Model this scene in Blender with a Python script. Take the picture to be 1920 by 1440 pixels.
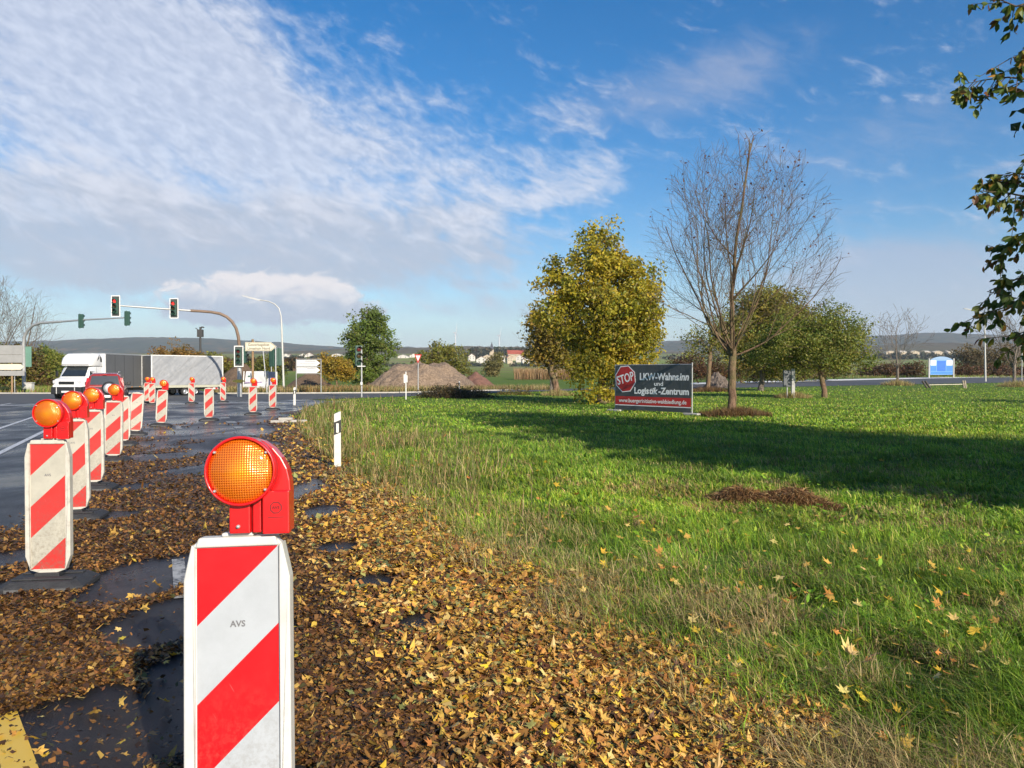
import bpy, math, random
import numpy as np
from mathutils import Vector, Matrix
for o in list(bpy.data.objects): bpy.data.objects.remove(o)
scene = bpy.context.scene
COL = scene.collection
random.seed(7)
RNG = np.random.default_rng(7)
pi = math.pi

# ------------------------------------------------------------------ camera
F = 1440.0; PITCH = math.atan(20/1440.0); CH = 1.65
cam_d = bpy.data.cameras.new("camera"); cam = bpy.data.objects.new("camera", cam_d); COL.objects.link(cam)
cam.location = (0, 0, CH); cam.rotation_euler = (pi/2-PITCH, 0, 0)
cam_d.sensor_width = 36; cam_d.lens = 27.0; cam_d.clip_start = 0.05; cam_d.clip_end = 20000
scene.camera = cam
scene.view_settings.view_transform = 'Standard'; scene.view_settings.look = 'None'
scene.view_settings.exposure = 0.60; scene.view_settings.gamma = 1.0
scene.render.resolution_x = 1024; scene.render.resolution_y = 768
scene.cycles.max_bounces = 6; scene.cycles.transparent_max_bounces = 6
scene.cycles.use_denoising = True

# ------------------------------------------------------------------ sun and sky
SUN_EL = math.radians(25.0); SUN_AZ = math.radians(149.5)   # clockwise from +Y
tosun = Vector((math.sin(SUN_AZ)*math.cos(SUN_EL), math.cos(SUN_AZ)*math.cos(SUN_EL), math.sin(SUN_EL)))
sd = bpy.data.lights.new("sun", 'SUN'); sd.energy = 5.0; sd.angle = math.radians(0.5); sd.color = (1.0, 0.89, 0.74)
so = bpy.data.objects.new("sun", sd); COL.objects.link(so); so.location = (10, -10, 30)
so.rotation_euler = tosun.to_track_quat('Z', 'Y').to_euler()

world = bpy.data.worlds.new("World"); scene.world = world; world.use_nodes = True
wt = world.node_tree; wt.nodes.clear()
def WN(t, **k):
    n = wt.nodes.new(t)
    for a, b in k.items(): setattr(n, a, b)
    return n
def wlink(a, b): wt.links.new(a, b)
def M(op, a, b=None, c=None, clamp=False, tree=None):
    tr = tree or wt
    n = tr.nodes.new('ShaderNodeMath'); n.operation = op; n.use_clamp = clamp
    for i, x in enumerate((a, b, c)):
        if x is None: continue
        if isinstance(x, (int, float)): n.inputs[i].default_value = x
        else: tr.links.new(x, n.inputs[i])
    return n.outputs[0]
tc = WN('ShaderNodeTexCoord'); sep = WN('ShaderNodeSeparateXYZ'); wlink(tc.outputs['Generated'], sep.inputs[0])
DEG = 180/pi
AZ = M('MULTIPLY', M('ARCTAN2', sep.outputs[0], sep.outputs[1]), DEG)
EL = M('MULTIPLY', M('ARCSINE', M('MINIMUM', M('MAXIMUM', sep.outputs[2], -1.0), 1.0)), DEG)
def px2ae(u, v):
    d = Vector(((u-960)/F, math.cos(PITCH)+(720-v)/F*math.sin(PITCH), (720-v)/F*math.cos(PITCH)-math.sin(PITCH))).normalized()
    return math.degrees(math.atan2(d.x, d.y)), math.degrees(math.asin(d.z))
def blob(u, v, su, sv, rot=0, amp=1.0):
    a0, e0 = px2ae(u, v); sa = su/25.0; se = sv/25.0
    dx = M('SUBTRACT', AZ, a0); dy = M('SUBTRACT', EL, e0)
    c, s = math.cos(math.radians(rot)), math.sin(math.radians(rot))
    X = M('MULTIPLY', M('ADD', M('MULTIPLY', dx, c), M('MULTIPLY', dy, s)), 1/sa)
    Y = M('MULTIPLY', M('SUBTRACT', M('MULTIPLY', dy, c), M('MULTIPLY', dx, s)), 1/se)
    q = M('ADD', M('MULTIPLY', X, X), M('MULTIPLY', Y, Y))
    return M('MULTIPLY', M('EXPONENT', M('MULTIPLY', q, -1.0)), amp)
def addall(l):
    r = l[0]
    for x in l[1:]: r = M('ADD', r, x)
    return r
def wnoise(sx, sy, scale=1.0, detail=6, rough=.6, off=0.0, dist=0.0, rot=0.0):
    c, s = math.cos(math.radians(rot)), math.sin(math.radians(rot))
    X = M('ADD', M('MULTIPLY', AZ, c), M('MULTIPLY', EL, s)); Y = M('SUBTRACT', M('MULTIPLY', EL, c), M('MULTIPLY', AZ, s))
    cb = WN('ShaderNodeCombineXYZ'); wlink(M('MULTIPLY', X, 1/sx), cb.inputs[0]); wlink(M('MULTIPLY', Y, 1/sy), cb.inputs[1]); cb.inputs[2].default_value = off
    n = WN('ShaderNodeTexNoise'); n.noise_dimensions = '3D'
    n.inputs['Scale'].default_value = scale; n.inputs['Detail'].default_value = detail; n.inputs['Roughness'].default_value = rough; n.inputs['Distortion'].default_value = dist
    wlink(cb.outputs[0], n.inputs['Vector']); return n.outputs['Fac']
def smooth(x, lo, hi):
    n = WN('ShaderNodeMapRange'); n.interpolation_type = 'SMOOTHSTEP'
    n.inputs['From Min'].default_value = lo; n.inputs['From Max'].default_value = hi
    wlink(x, n.inputs['Value']); return n.outputs[0]
def mixc(fac, a, b):
    n = WN('ShaderNodeMix'); n.data_type = 'RGBA'
    if isinstance(fac, (int, float)): n.inputs[0].default_value = fac
    else: wlink(fac, n.inputs[0])
    for i, x in ((6, a), (7, b)):
        if isinstance(x, tuple): n.inputs[i].default_value = (*x, 1)
        else: wlink(x, n.inputs[i])
    return n.outputs[2]
nis = WN('ShaderNodeTexSky'); nis.sky_type = 'NISHITA'; nis.sun_disc = False
nis.sun_elevation = SUN_EL; nis.sun_rotation = SUN_AZ; nis.air_density = 1.0; nis.dust_density = 0.6; nis.ozone_density = 2.2; nis.altitude = 150
SKYK = 0.092
hs = WN('ShaderNodeHueSaturation'); hs.inputs['Saturation'].default_value = 1.50; hs.inputs['Hue'].default_value = .504; hs.inputs['Value'].default_value = 1.0; wlink(nis.outputs[0], hs.inputs['Color'])
# cloud layers, laid out on the sky by direction (azimuth / elevation)
big = wnoise(9, 5, 1, 7, .58, 1.3, .4, -12)
ripple = wnoise(1.35, .75, 1, 5, .58, 4.0, .25, -24)
fine = wnoise(3.2, 1.3, 1, 8, .62, 7.0, .5, -18)
m1 = addall([blob(130, 160, 480, 240, -30, 1.15), blob(560, 250, 420, 130, -24, .62), blob(860, 290, 280, 80, -18, .34), blob(330, 30, 260, 90, 0, .25)])
c1 = smooth(addall([m1, M('MULTIPLY', M('SUBTRACT', fine, .5), .8), M('MULTIPLY', M('SUBTRACT', ripple, .5), 1.0), M('MULTIPLY', M('SUBTRACT', big, .5), 1.5)]), .06, 1.15)
m2 = addall([blob(140, 410, 560, 62, -2, 1.15), blob(640, 400, 330, 52, 8, .62), blob(980, 380, 260, 36, 12, .42), blob(330, 480, 460, 46, 0, .85), blob(700, 470, 300, 34, 4, .42), blob(120, 530, 330, 34, 0, .55), blob(640, 530, 200, 20, 0, .25), blob(60, 330, 300, 60, 0, .5)])
c2 = smooth(addall([m2, M('MULTIPLY', M('SUBTRACT', fine, .5), 1.5), M('MULTIPLY', M('SUBTRACT', big, .5), 1.3)]), .10, 1.0)
cum = wnoise(2.1, 1.2, 1, 7, .6, 11.0, .7, 0)
m3 = addall([blob(470, 560, 130, 44, 0, 1.0), blob(600, 560, 90, 40, 0, .85), blob(380, 585, 80, 25, 0, .5), blob(690, 590, 60, 18, 0, .4)])
c3 = smooth(addall([m3, M('MULTIPLY', M('SUBTRACT', cum, .5), 1.5)]), .30, .66)
m4 = addall([blob(1750, 560, 240, 100, -8, .85), blob(1640, 500, 140, 34, 5, .55), blob(1500, 600, 260, 40, 0, .35), blob(880, 575, 240, 26, 2, .42), blob(900, 532, 90, 10, -3, .5), blob(1390, 130, 150, 70, 10, .34), blob(1150, 590, 300, 30, 0, .2),
             blob(120, 560, 220, 40, 0, .45), blob(1890, 310, 110, 8, 8, .35), blob(1180, 190, 240, 60, 12, .42), blob(1650, 250, 260, 60, 6, .36), blob(1400, 420, 300, 60, 10, .25)])
c4 = smooth(addall([m4, M('MULTIPLY', M('SUBTRACT', fine, .5), .8)]), .12, .85)
K = 0.80
lit = (0.69*K, 0.72*K, 0.80*K); shade = (0.42*K, 0.46*K, 0.55*K); warm = (0.86*K, 0.80*K, 0.78*K)
skycol = WN('ShaderNodeVectorMath'); skycol.operation = 'SCALE'; wlink(hs.outputs[0], skycol.inputs[0]); skycol.inputs['Scale'].default_value = SKYK
# pale air low over the horizon
hz = smooth(EL, 10.0, -1.0)
base = mixc(M('MULTIPLY', hz, .35), skycol.outputs[0], (0.42*K, 0.56*K, 0.76*K))
# thin veil
col = mixc(M('MULTIPLY', c4, .62), base, (0.40*K, 0.43*K, 0.55*K))
col = mixc(M('MULTIPLY', c1, .80), col, mixc(smooth(ripple, .32, .75), (0.50*K, 0.54*K, 0.65*K), lit))
col = mixc(M('MULTIPLY', c2, .80), col, mixc(smooth(addall([fine, M('MULTIPLY', M('SUBTRACT', EL, 10.8), .045)]), .38, .72), shade, (0.66*K, 0.68*K, 0.76*K)))
cshade = smooth(addall([cum, M('MULTIPLY', M('SUBTRACT', EL, 5.2), .22)]), .30, .82)
col = mixc(M('MULTIPLY', c3, .88), col, mixc(cshade, (0.42*K, 0.46*K, 0.56*K), warm))
bg = WN('ShaderNodeBackground'); wlink(col, bg.inputs[0]); bg.inputs[1].default_value = 1.0
wo = WN('ShaderNodeOutputWorld'); wlink(bg.outputs[0], wo.inputs[0])

# ------------------------------------------------------------------ projection helpers
def ray(u, v):
    yu = (720-v)/F
    return Vector(((u-960)/F, math.cos(PITCH)+yu*math.sin(PITCH), yu*math.cos(PITCH)-math.sin(PITCH)))
def P(u, v, Y):
    r = ray(u, v); t = Y/r.y
    return Vector((r.x*t, Y, CH+r.z*t))
def XA(u, Y): return P(u, 700, Y).x
def ZA(v, Y): return P(960, v, Y).z
def G2(u, v):
    r = ray(u, v); t = -CH/r.z
    return (r.x*t, r.y*t)

# ------------------------------------------------------------------ terrain function
CA, SA = math.cos(math.radians(24.5)), math.sin(math.radians(24.5))
def ac(x, y): return (-SA*x+CA*y, CA*x+SA*y)          # along / across the main road
def xy(a, c): return (-SA*a+CA*c, CA*a+SA*c)
def H(y): return 0.012*np.maximum(0.0, np.asarray(y, float)-85.0)
def vnoise(x, y, s, seed=0):
    x = np.asarray(x, float)/s+seed*17.3; y = np.asarray(y, float)/s+seed*9.1
    xi = np.floor(x).astype(np.int64); yi = np.floor(y).astype(np.int64); fx = x-xi; fy = y-yi
    fx = fx*fx*(3-2*fx); fy = fy*fy*(3-2*fy)
    def h(a, b):
        n = (a*374761393+b*668265263+seed*1442695) & 0x7fffffff
        n = ((n ^ (n >> 13))*1274126177) & 0x7fffffff
        return ((n ^ (n >> 16)) & 0xffff)/65535.0
    return (h(xi, yi)*(1-fx)+h(xi+1, yi)*fx)*(1-fy)+(h(xi, yi+1)*(1-fx)+h(xi+1, yi+1)*fx)*fy
def fbm(x, y, s, seed=0, o=4):
    r = 0; a = .5
    for i in range(o): r = r+a*vnoise(x, y, s/2**i, seed+i); a *= .5
    return r/(1-.5**o)
# asphalt edge (across coordinate) as the side road flares out
EDGE_A = np.array([-60, 0, 8, 14, 18, 22, 27, 33, 40, 46]); EDGE_C = np.array([2.35, 2.35, 2.35, 2.55, 2.8, 3.2, 3.9, 5.0, 7.0, 9.5])
def edge_c(a): return np.interp(a, EDGE_A, EDGE_C)
def G(x, y):
    x = np.asarray(x, float); y = np.asarray(y, float)
    a, c = -SA*x+CA*y, CA*x+SA*y
    k = np.clip((c-edge_c(a)-.2)/1.4, 0, 1)*np.clip((48-y)/12, 0, 1)
    b = k*(0.02+0.09*(fbm(x, y, 2.2, 3)-.35)+.03*(fbm(x, y, .5, 5)-.5))
    return H(y)-.02+b

# ------------------------------------------------------------------ materials
MATS = {}
def srgb(r, g, b):
    f = lambda c: (c/255/12.92) if c/255 <= .04045 else ((c/255+.055)/1.055)**2.4
    return (f(r), f(g), f(b))
def newmat(name):
    m = bpy.data.materials.new(name); m.use_nodes = True
    nt = m.node_tree; nt.nodes.clear()
    out = nt.nodes.new('ShaderNodeOutputMaterial'); b = nt.nodes.new('ShaderNodeBsdfPrincipled'); nt.links.new(b.outputs[0], out.inputs[0])
    return m, nt, b, out
def N(nt, t, **k):
    n = nt.nodes.new(t)
    for a, b in k.items(): setattr(n, a, b)
    return n
def coords(nt, scale=(1, 1, 1), obj=True):
    t = N(nt, 'ShaderNodeTexCoord'); mp = N(nt, 'ShaderNodeMapping'); mp.inputs['Scale'].default_value = scale
    nt.links.new(t.outputs['Object' if obj else 'Generated'], mp.inputs[0]); return mp.outputs[0]
def geo(nt, scale=(1, 1, 1)):
    t = N(nt, 'ShaderNodeNewGeometry'); mp = N(nt, 'ShaderNodeMapping'); mp.inputs['Scale'].default_value = scale
    nt.links.new(t.outputs['Position'], mp.inputs[0]); return mp.outputs[0]
def noise(nt, vec, s, d=4, r=.6, dist=0):
    n = N(nt, 'ShaderNodeTexNoise'); n.inputs['Scale'].default_value = s; n.inputs['Detail'].default_value = d; n.inputs['Roughness'].default_value = r; n.inputs['Distortion'].default_value = dist
    nt.links.new(vec, n.inputs['Vector']); return n.outputs['Fac']
def ramp(nt, fac, stops, interp='LINEAR'):
    n = N(nt, 'ShaderNodeValToRGB'); n.color_ramp.interpolation = interp; e = n.color_ramp.elements
    while len(e) < len(stops): e.new(.5)
    for q, (p, c) in zip(e, stops): q.position = p; q.color = (*c, 1) if len(c) == 3 else c
    nt.links.new(fac, n.inputs[0]); return n.outputs[0]
def bump(nt, b, h, strength=.3, dist=.01):
    n = N(nt, 'ShaderNodeBump'); n.inputs['Strength'].default_value = strength; n.inputs['Distance'].default_value = dist
    nt.links.new(h, n.inputs['Height']); nt.links.new(n.outputs[0], b.inputs['Normal'])
def mixn(nt, fac, a, b):
    n = N(nt, 'ShaderNodeMix'); n.data_type = 'RGBA'
    if isinstance(fac, (int, float)): n.inputs[0].default_value = fac
    else: nt.links.new(fac, n.inputs[0])
    for i, x in ((6, a), (7, b)):
        if isinstance(x, tuple): n.inputs[i].default_value = (*x, 1)
        else: nt.links.new(x, n.inputs[i])
    return n.outputs[2]
def plain(name, c, rough=.5, metal=0, var=.12, scale=12, coat=0, bmp=0, emis=0, spec=.5, dirt=0):
    if name in MATS: return MATS[name]
    m, nt, b, out = newmat(name)
    v = coords(nt); n = noise(nt, v, scale, 5, .65)
    lo = tuple(x*(1-var) for x in c); hi = tuple(min(1, x*(1+var)) for x in c)
    colr = ramp(nt, n, [(.3, lo), (.7, hi)])
    if dirt:
        d = noise(nt, v, scale*2.3, 7, .7)
        colr = mixn(nt, M('MULTIPLY', ramp(nt, d, [(.5, (0, 0, 0)), (.75, (1, 1, 1))]), dirt, tree=nt), colr, (.16, .13, .09))
    nt.links.new(colr, b.inputs['Base Color'])
    rr = ramp(nt, n, [(.2, (rough*.85,)*3), (.8, (min(1, rough*1.2),)*3)]); nt.links.new(rr, b.inputs['Roughness'])
    b.inputs['Metallic'].default_value = metal; b.inputs['Coat Weight'].default_value = coat; b.inputs['Specular IOR Level'].default_value = spec
    if bmp: bump(nt, b, noise(nt, v, scale*4, 4), bmp, .01)
    if emis: b.inputs['Emission Color'].default_value = (*c, 1); b.inputs['Emission Strength'].default_value = emis
    MATS[name] = m; return m
def foliage(name, rough=.55, trans=.35, spec=.3):
    """reads the leaf colour stored on the mesh"""
    if name in MATS: return MATS[name]
    m, nt, b, out = newmat(name)
    at = N(nt, 'ShaderNodeAttribute'); at.attribute_name = 'col'
    nt.links.new(at.outputs['Color'], b.inputs['Base Color']); b.inputs['Roughness'].default_value = rough; b.inputs['Specular IOR Level'].default_value = spec
    if trans:
        t = N(nt, 'ShaderNodeBsdfTranslucent'); nt.links.new(at.outputs['Color'], t.inputs[0])
        mx = N(nt, 'ShaderNodeMixShader'); mx.inputs[0].default_value = trans
        nt.links.new(b.outputs[0], mx.inputs[1]); nt.links.new(t.outputs[0], mx.inputs[2]); nt.links.new(mx.outputs[0], out.inputs[0])
    MATS[name] = m; return m

# ------------------------------------------------------------------ object helpers
def tag(o, label=None, cat=None, group=None, kind=None):
    if label: o['label'] = label
    if cat: o['category'] = cat
    if group: o['group'] = group
    if kind: o['kind'] = kind
    return o
def thing(name, label, cat, loc=(0, 0, 0), rotz=0, group=None):
    o = bpy.data.objects.new(name, None); COL.objects.link(o); o.location = loc; o.rotation_euler = (0, 0, rotz); o.empty_display_size = .2
    return tag(o, label, cat, group)
class MB:
    def __init__(s): s.v = []; s.f = []; s.mi = []; s.sm = []
    def add(s, vs, fs, mi=0, smooth=False, T=None):
        b = len(s.v)
        for p in vs:
            p = Vector(p)
            s.v.append(T @ p if T is not None else p)
        for f in fs: s.f.append([b+i for i in f]); s.mi.append(mi); s.sm.append(smooth)
        return s
    def box(s, x0, x1, y0, y1, z0, z1, mi=0, T=None):
        v = [(x0, y0, z0), (x1, y0, z0), (x1, y1, z0), (x0, y1, z0), (x0, y0, z1), (x1, y0, z1), (x1, y1, z1), (x0, y1, z1)]
        return s.add(v, [(0, 3, 2, 1), (4, 5, 6, 7), (0, 1, 5, 4), (1, 2, 6, 5), (2, 3, 7, 6), (3, 0, 4, 7)], mi, False, T)
    def prism(s, pts, y0, y1, mi=0, T=None, smooth=False):
        """outline in x-z, extruded along y"""
        n = len(pts); A = sum(pts[i][0]*pts[(i+1) % n][1]-pts[(i+1) % n][0]*pts[i][1] for i in range(n))
        if A < 0: pts = pts[::-1]
        v = [(x, y0, z) for x, z in pts]+[(x, y1, z) for x, z in pts]
        s.add(v, [list(range(n)), [n+i for i in range(n)][::-1]], mi, False, T)
        b = len(s.v)-2*n
        for i in range(n):
            j = (i+1) % n; s.f.append([b+i, b+n+i, b+n+j, b+j]); s.mi.append(mi); s.sm.append(smooth)
        return s
    def slab(s, pts, z0, z1, mi=0, T=None):
        """outline in x-y, extruded along z"""
        R = Matrix(((1, 0, 0, 0), (0, 0, 1, 0), (0, 1, 0, 0), (0, 0, 0, 1)))
        n = len(pts); A = sum(pts[i][0]*pts[(i+1) % n][1]-pts[(i+1) % n][0]*pts[i][1] for i in range(n))
        if A < 0: pts = pts[::-1]
        v = [(x, y, z0) for x, y in pts]+[(x, y, z1) for x, y in pts]
        s.add(v, [list(range(n))[::-1], [n+i for i in range(n)]], mi, False, T); b = len(s.v)-2*n
        for i in range(n):
            j = (i+1) % n; s.f.append([b+i, b+j, b+n+j, b+n+i]); s.mi.append(mi); s.sm.append(False)
        return s
    def tube(s, path, rad, n=10, mi=0, T=None, cap=True, smooth=True):
        path = [Vector(p) for p in path]
        if isinstance(rad, (int, float)): rad = [rad]*len(path)
        vs = []; up = None
        for i, p in enumerate(path):
            d = (path[min(i+1, len(path)-1)]-path[max(i-1, 0)]).normalized()
            if up is None: up = Vector((0, 0, 1)) if abs(d.z) < .9 else Vector((1, 0, 0))
            x = d.cross(up).normalized(); y = x.cross(d).normalized(); up = y
            for k in range(n):
                t = 2*pi*k/n; vs.append(p+(x*math.cos(t)+y*math.sin(t))*rad[i])
        fs = [(i*n+k, i*n+(k+1) % n, (i+1)*n+(k+1) % n, (i+1)*n+k) for i in range(len(path)-1) for k in range(n)]
        s.add(vs, fs, mi, smooth, T)
        if cap: s.add(vs[:n], [list(range(n))[::-1]], mi, False, T); s.add(vs[-n:], [list(range(n))], mi, False, T)
        return s
    def lathe(s, prof, n=24, mi=0, T=None, smooth=True):
        """profile (r, y) spun around the y axis"""
        vs = [(r*math.cos(2*pi*k/n), y, r*math.sin(2*pi*k/n)) for r, y in prof for k in range(n)]
        fs = [(i*n+k, i*n+(k+1) % n, (i+1)*n+(k+1) % n, (i+1)*n+k) for i in range(len(prof)-1) for k in range(n)]
        return s.add(vs, fs, mi, smooth, T)
    def build(s, name, mats, parent=None, bevel=0, T=None, seg=2, smooth_all=False):
        me = bpy.data.meshes.new(name); me.from_pydata([tuple(p) for p in s.v], [], s.f)
        for m in (mats if isinstance(mats, (list, tuple)) else [mats]): me.materials.append(m)
        me.polygons.foreach_set('material_index', s.mi); me.polygons.foreach_set('use_smooth', [True]*len(s.f) if smooth_all else s.sm); me.update()
        o = bpy.data.objects.new(name, me); COL.objects.link(o)
        if parent: o.parent = parent
        if bevel:
            b = o.modifiers.new('bevel', 'BEVEL'); b.width = bevel; b.segments = seg; b.limit_method = 'ANGLE'; b.angle_limit = math.radians(40)
        return o
def npmesh(name, V, F_, mat, col=None, parent=None, smooth=False):
    me = bpy.data.meshes.new(name); V = np.ascontiguousarray(V, dtype=np.float32); F_ = np.ascontiguousarray(F_, dtype=np.int32)
    me.vertices.add(len(V)); me.vertices.foreach_set('co', V.ravel())
    k = F_.shape[1]; me.loops.add(F_.size); me.loops.foreach_set('vertex_index', F_.ravel())
    me.polygons.add(len(F_)); me.polygons.foreach_set('loop_start', np.arange(0, F_.size, k, dtype=np.int32))
    me.polygons.foreach_set('use_smooth', np.full(len(F_), smooth))
    me.materials.append(mat); me.update(calc_edges=True)
    if col is not None:
        at = me.attributes.new('col', 'FLOAT_COLOR', 'POINT'); c = np.ones((len(V), 4), np.float32); c[:, :3] = col; at.data.foreach_set('color', c.ravel())
    o = bpy.data.objects.new(name, me); COL.objects.link(o)
    if parent: o.parent = parent
    return o
def text(name, s, size, mat, parent, T, align='CENTER', bold=0, shear=0, ext=.001):
    cu = bpy.data.curves.new('t', 'FONT'); cu.body = s; cu.size = size; cu.align_x = align; cu.align_y = 'CENTER'; cu.extrude = ext; cu.offset = bold; cu.shear = shear; cu.resolution_u = 3
    o = bpy.data.objects.new('t', cu); COL.objects.link(o)
    bpy.context.view_layer.update()
    dg = bpy.context.evaluated_depsgraph_get(); me = bpy.data.meshes.new_from_object(o.evaluated_get(dg))
    bpy.data.objects.remove(o); me.transform(T @ Matrix.Rotation(pi/2, 4, 'X')); me.materials.clear(); me.materials.append(mat)
    r = bpy.data.objects.new(name, me); COL.objects.link(r)
    if parent: r.parent = parent
    return r
def TR(x, y, z): return Matrix.Translation((x, y, z))
def strip(name, A, B, mat, n=60, m=6, dz=0.0, crown=0.0):
    A = np.array(A, float); B = np.array(B, float)
    def res(Q, n):
        d = np.r_[0, np.cumsum(np.hypot(*np.diff(Q, axis=0).T))]; t = np.linspace(0, d[-1], n)
        return np.c_[np.interp(t, d, Q[:, 0]), np.interp(t, d, Q[:, 1])]
    a, b = res(A, n), res(B, n); t = np.linspace(0, 1, m)[None, :, None]
    Q = a[:, None]*(1-t)+b[:, None]*t
    V = np.zeros((n*m, 3)); V[:, :2] = Q.reshape(-1, 2); V[:, 2] = H(V[:, 1])+dz
    i, j = np.meshgrid(np.arange(n-1), np.arange(m-1), indexing='ij'); k = (i*m+j).ravel()
    Fc = np.c_[k, k+1, k+m+1, k+m]
    e1 = V[Fc[0, 1]]-V[Fc[0, 0]]; e2 = V[Fc[0, 3]]-V[Fc[0, 0]]
    if np.cross(e1, e2)[2] < 0: Fc = Fc[:, ::-1]
    return npmesh(name, V, Fc, mat)

# ------------------------------------------------------------------ air
def haze():
    hm = bpy.data.materials.new('air'); hm.use_nodes = True; nt = hm.node_tree; nt.nodes.clear(); o = nt.nodes.new('ShaderNodeOutputMaterial'); v = nt.nodes.new('ShaderNodeVolumePrincipled')
    v.inputs['Color'].default_value = (.72, .84, 1, 1); v.inputs['Density'].default_value = 1.1e-4; v.inputs['Anisotropy'].default_value = 0.0; nt.links.new(v.outputs[0], o.inputs['Volume'])
    m = MB().box(-7600, 7600, -900, 9500, -3, 420).build('haze', hm); tag(m, 'thin blue haze over the valley', 'haze', kind='stuff')
haze()
# ------------------------------------------------------------------ ground, roads
def m_ground():
    m, nt, b, out = newmat('meadow_soil')
    g = geo(nt)
    n1 = noise(nt, g, .35, 6, .65); n2 = noise(nt, g, 6, 6, .7); n3 = noise(nt, g, .02, 5, .6)
    c = ramp(nt, n2, [(.25, (.045, .075, .012)), (.55, (.10, .17, .022)), (.8, (.19, .26, .05))])
    dry = ramp(nt, n2, [(.3, (.07, .07, .022)), (.75, (.20, .185, .07))])
    c = mixn(nt, ramp(nt, n1, [(.48, (0, 0, 0)), (.72, (.6, .6, .6))]), c, dry)
    far = ramp(nt, n3, [(.40, (.15, .21, .03)), (.47, (.20, .24, .05)), (.53, (.21, .17, .07)), (.62, (.11, .17, .03))])
    sp = N(nt, 'ShaderNodeSeparateXYZ'); nt.links.new(g, sp.inputs[0])
    k = N(nt, 'ShaderNodeMapRange'); k.inputs['From Min'].default_value = 120; k.inputs['From Max'].default_value = 300; nt.links.new(sp.outputs[1], k.inputs[0])
    c = mixn(nt, k.outputs[0], c, far)
    nt.links.new(c, b.inputs['Base Color']); b.inputs['Roughness'].default_value = .9; b.inputs['Specular IOR Level'].default_value = .15
    bump(nt, b, n2, .8, .05); return m
xs = np.unique(np.r_[-7000, -4500, -3000, -2000, -1300, -800, -500, -300, np.arange(-200, -60, 20), np.arange(-60, -16, 2.), np.arange(-16, 22, .22), np.arange(22, 80, 2.), np.arange(80, 220, 20), 300, 500, 800, 1300, 2000, 3000, 4500, 7000])
ys = np.unique(np.r_[-300, -100, -40, -15, np.arange(-6, 22, .22), np.arange(22, 50, .6), np.arange(50, 85, 2.5), 85, np.arange(90, 200, 8.), 240, 300, 400, 550, 750, 900, 960, 1000, 1200, 1450, 1700, 2000, 3000, 4500, 7000, 9000])
XX, YY = np.meshgrid(xs, ys, indexing='xy')
V = np.c_[XX.ravel(), YY.ravel(), G(XX.ravel(), YY.ravel())]
V[:, 2] = np.where(V[:, 1] > 900, np.interp(V[:, 1], [900, 960, 1000, 1200, 1700, 9000], [9.78, 13, 15.2, 28.5, 45, 60]), V[:, 2])
i, j = np.meshgrid(np.arange(len(ys)-1), np.arange(len(xs)-1), indexing='ij'); k = (i*len(xs)+j).ravel()
tag(npmesh('ground', V, np.c_[k, k+1, k+len(xs)+1, k+len(xs)], m_ground(), smooth=True), kind='structure')

def m_asphalt():
    m, nt, b, out = newmat('wet_asphalt')
    g = geo(nt); fine = noise(nt, g, 130, 6, .8); mid = noise(nt, g, 3.0, 6, .65); big = noise(nt, geo(nt, (.55, .3, 1)), 1.0, 5, .6, .6)
    c = ramp(nt, fine, [(.38, (.005, .006, .007)), (.54, (.020, .020, .023)), (.66, (.095, .09, .085))])
    c = mixn(nt, M('MULTIPLY', ramp(nt, mid, [(.52, (0, 0, 0)), (.72, (1, 1, 1))]), .55, tree=nt), c, (.052, .042, .032))
    nt.links.new(c, b.inputs['Base Color'])
    wet = ramp(nt, big, [(.36, (.50,)*3), (.50, (.34,)*3), (.62, (.15,)*3)])
    nt.links.new(wet, b.inputs['Roughness']); b.inputs['Specular IOR Level'].default_value = .36
    h = M('MULTIPLY', fine, ramp(nt, big, [(.45, (1, 1, 1)), (.62, (.35,)*3)]), tree=nt)
    bump(nt, b, h, .9, .010); return m
ASPH = m_asphalt()
ASPH2 = plain('dry_asphalt', (.075, .078, .082), .8, var=.25, scale=1.2, bmp=.3)
la = np.array([-40, 0, 10, 20, 30, 40, 52, 300.]); 
left = [xy(a, -11.0) for a in la[:6]]+[xy(52, -14), xy(70, -12), xy(320, -10)]
right = [xy(a, float(edge_c(a))) for a in (-40, 0, 8, 14, 18, 22, 27, 33, 40, 46)]+[xy(62, 3.5), xy(320, 3)]
ROAD = tag(strip('road', left, right, ASPH, 140, 14), kind='structure')
near = [(-120, 2), (-60, 22), (-38, 36), (-20, 46), (-12.7, 47.5), (-8.3, 54), (.7, 69), (20, 84), (57, 104), (120, 135), (260, 200)]
far_ = [(-130, 62), (-60, 62), (-41, 62), (-21, 61.5), (-9.6, 64), (1, 76), (15, 91), (34, 109), (78, 143), (140, 180), (280, 260)]
tag(strip('crossing_road', near, far_, ASPH2, 110, 10, .004), kind='structure')
def off(pts, k):
    r = []
    for i, p in enumerate(pts):
        a = Vector(pts[max(i-1, 0)]); b_ = Vector(pts[min(i+1, len(pts)-1)]); d = (b_-a).normalized(); r.append((p[0]-d.y*k, p[1]+d.x*k))
    return r
concrete = plain('pale_concrete', (.42, .40, .36), .8, var=.2, scale=3, bmp=.3)
white_gravel = plain('pale_paving', (.80, .78, .73), .6, var=.10, scale=2)
KF = [(-130, 62), (-60, 62), (-41, 62), (-21, 61.5), (-9.6, 64), (1, 76)]
k = strip('kerb', off(KF, .02), off(KF, .32), concrete, 60, 2, .10); tag(k, kind='structure')
k.modifiers.new('s', 'SOLIDIFY').thickness = .14
PF = [(24, 99), (34, 109), (78, 143), (140, 180), (280, 260)]
tag(strip('pavement', off(PF, .05), off(PF, 5.5), white_gravel, 40, 3, .03), kind='structure')
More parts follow.
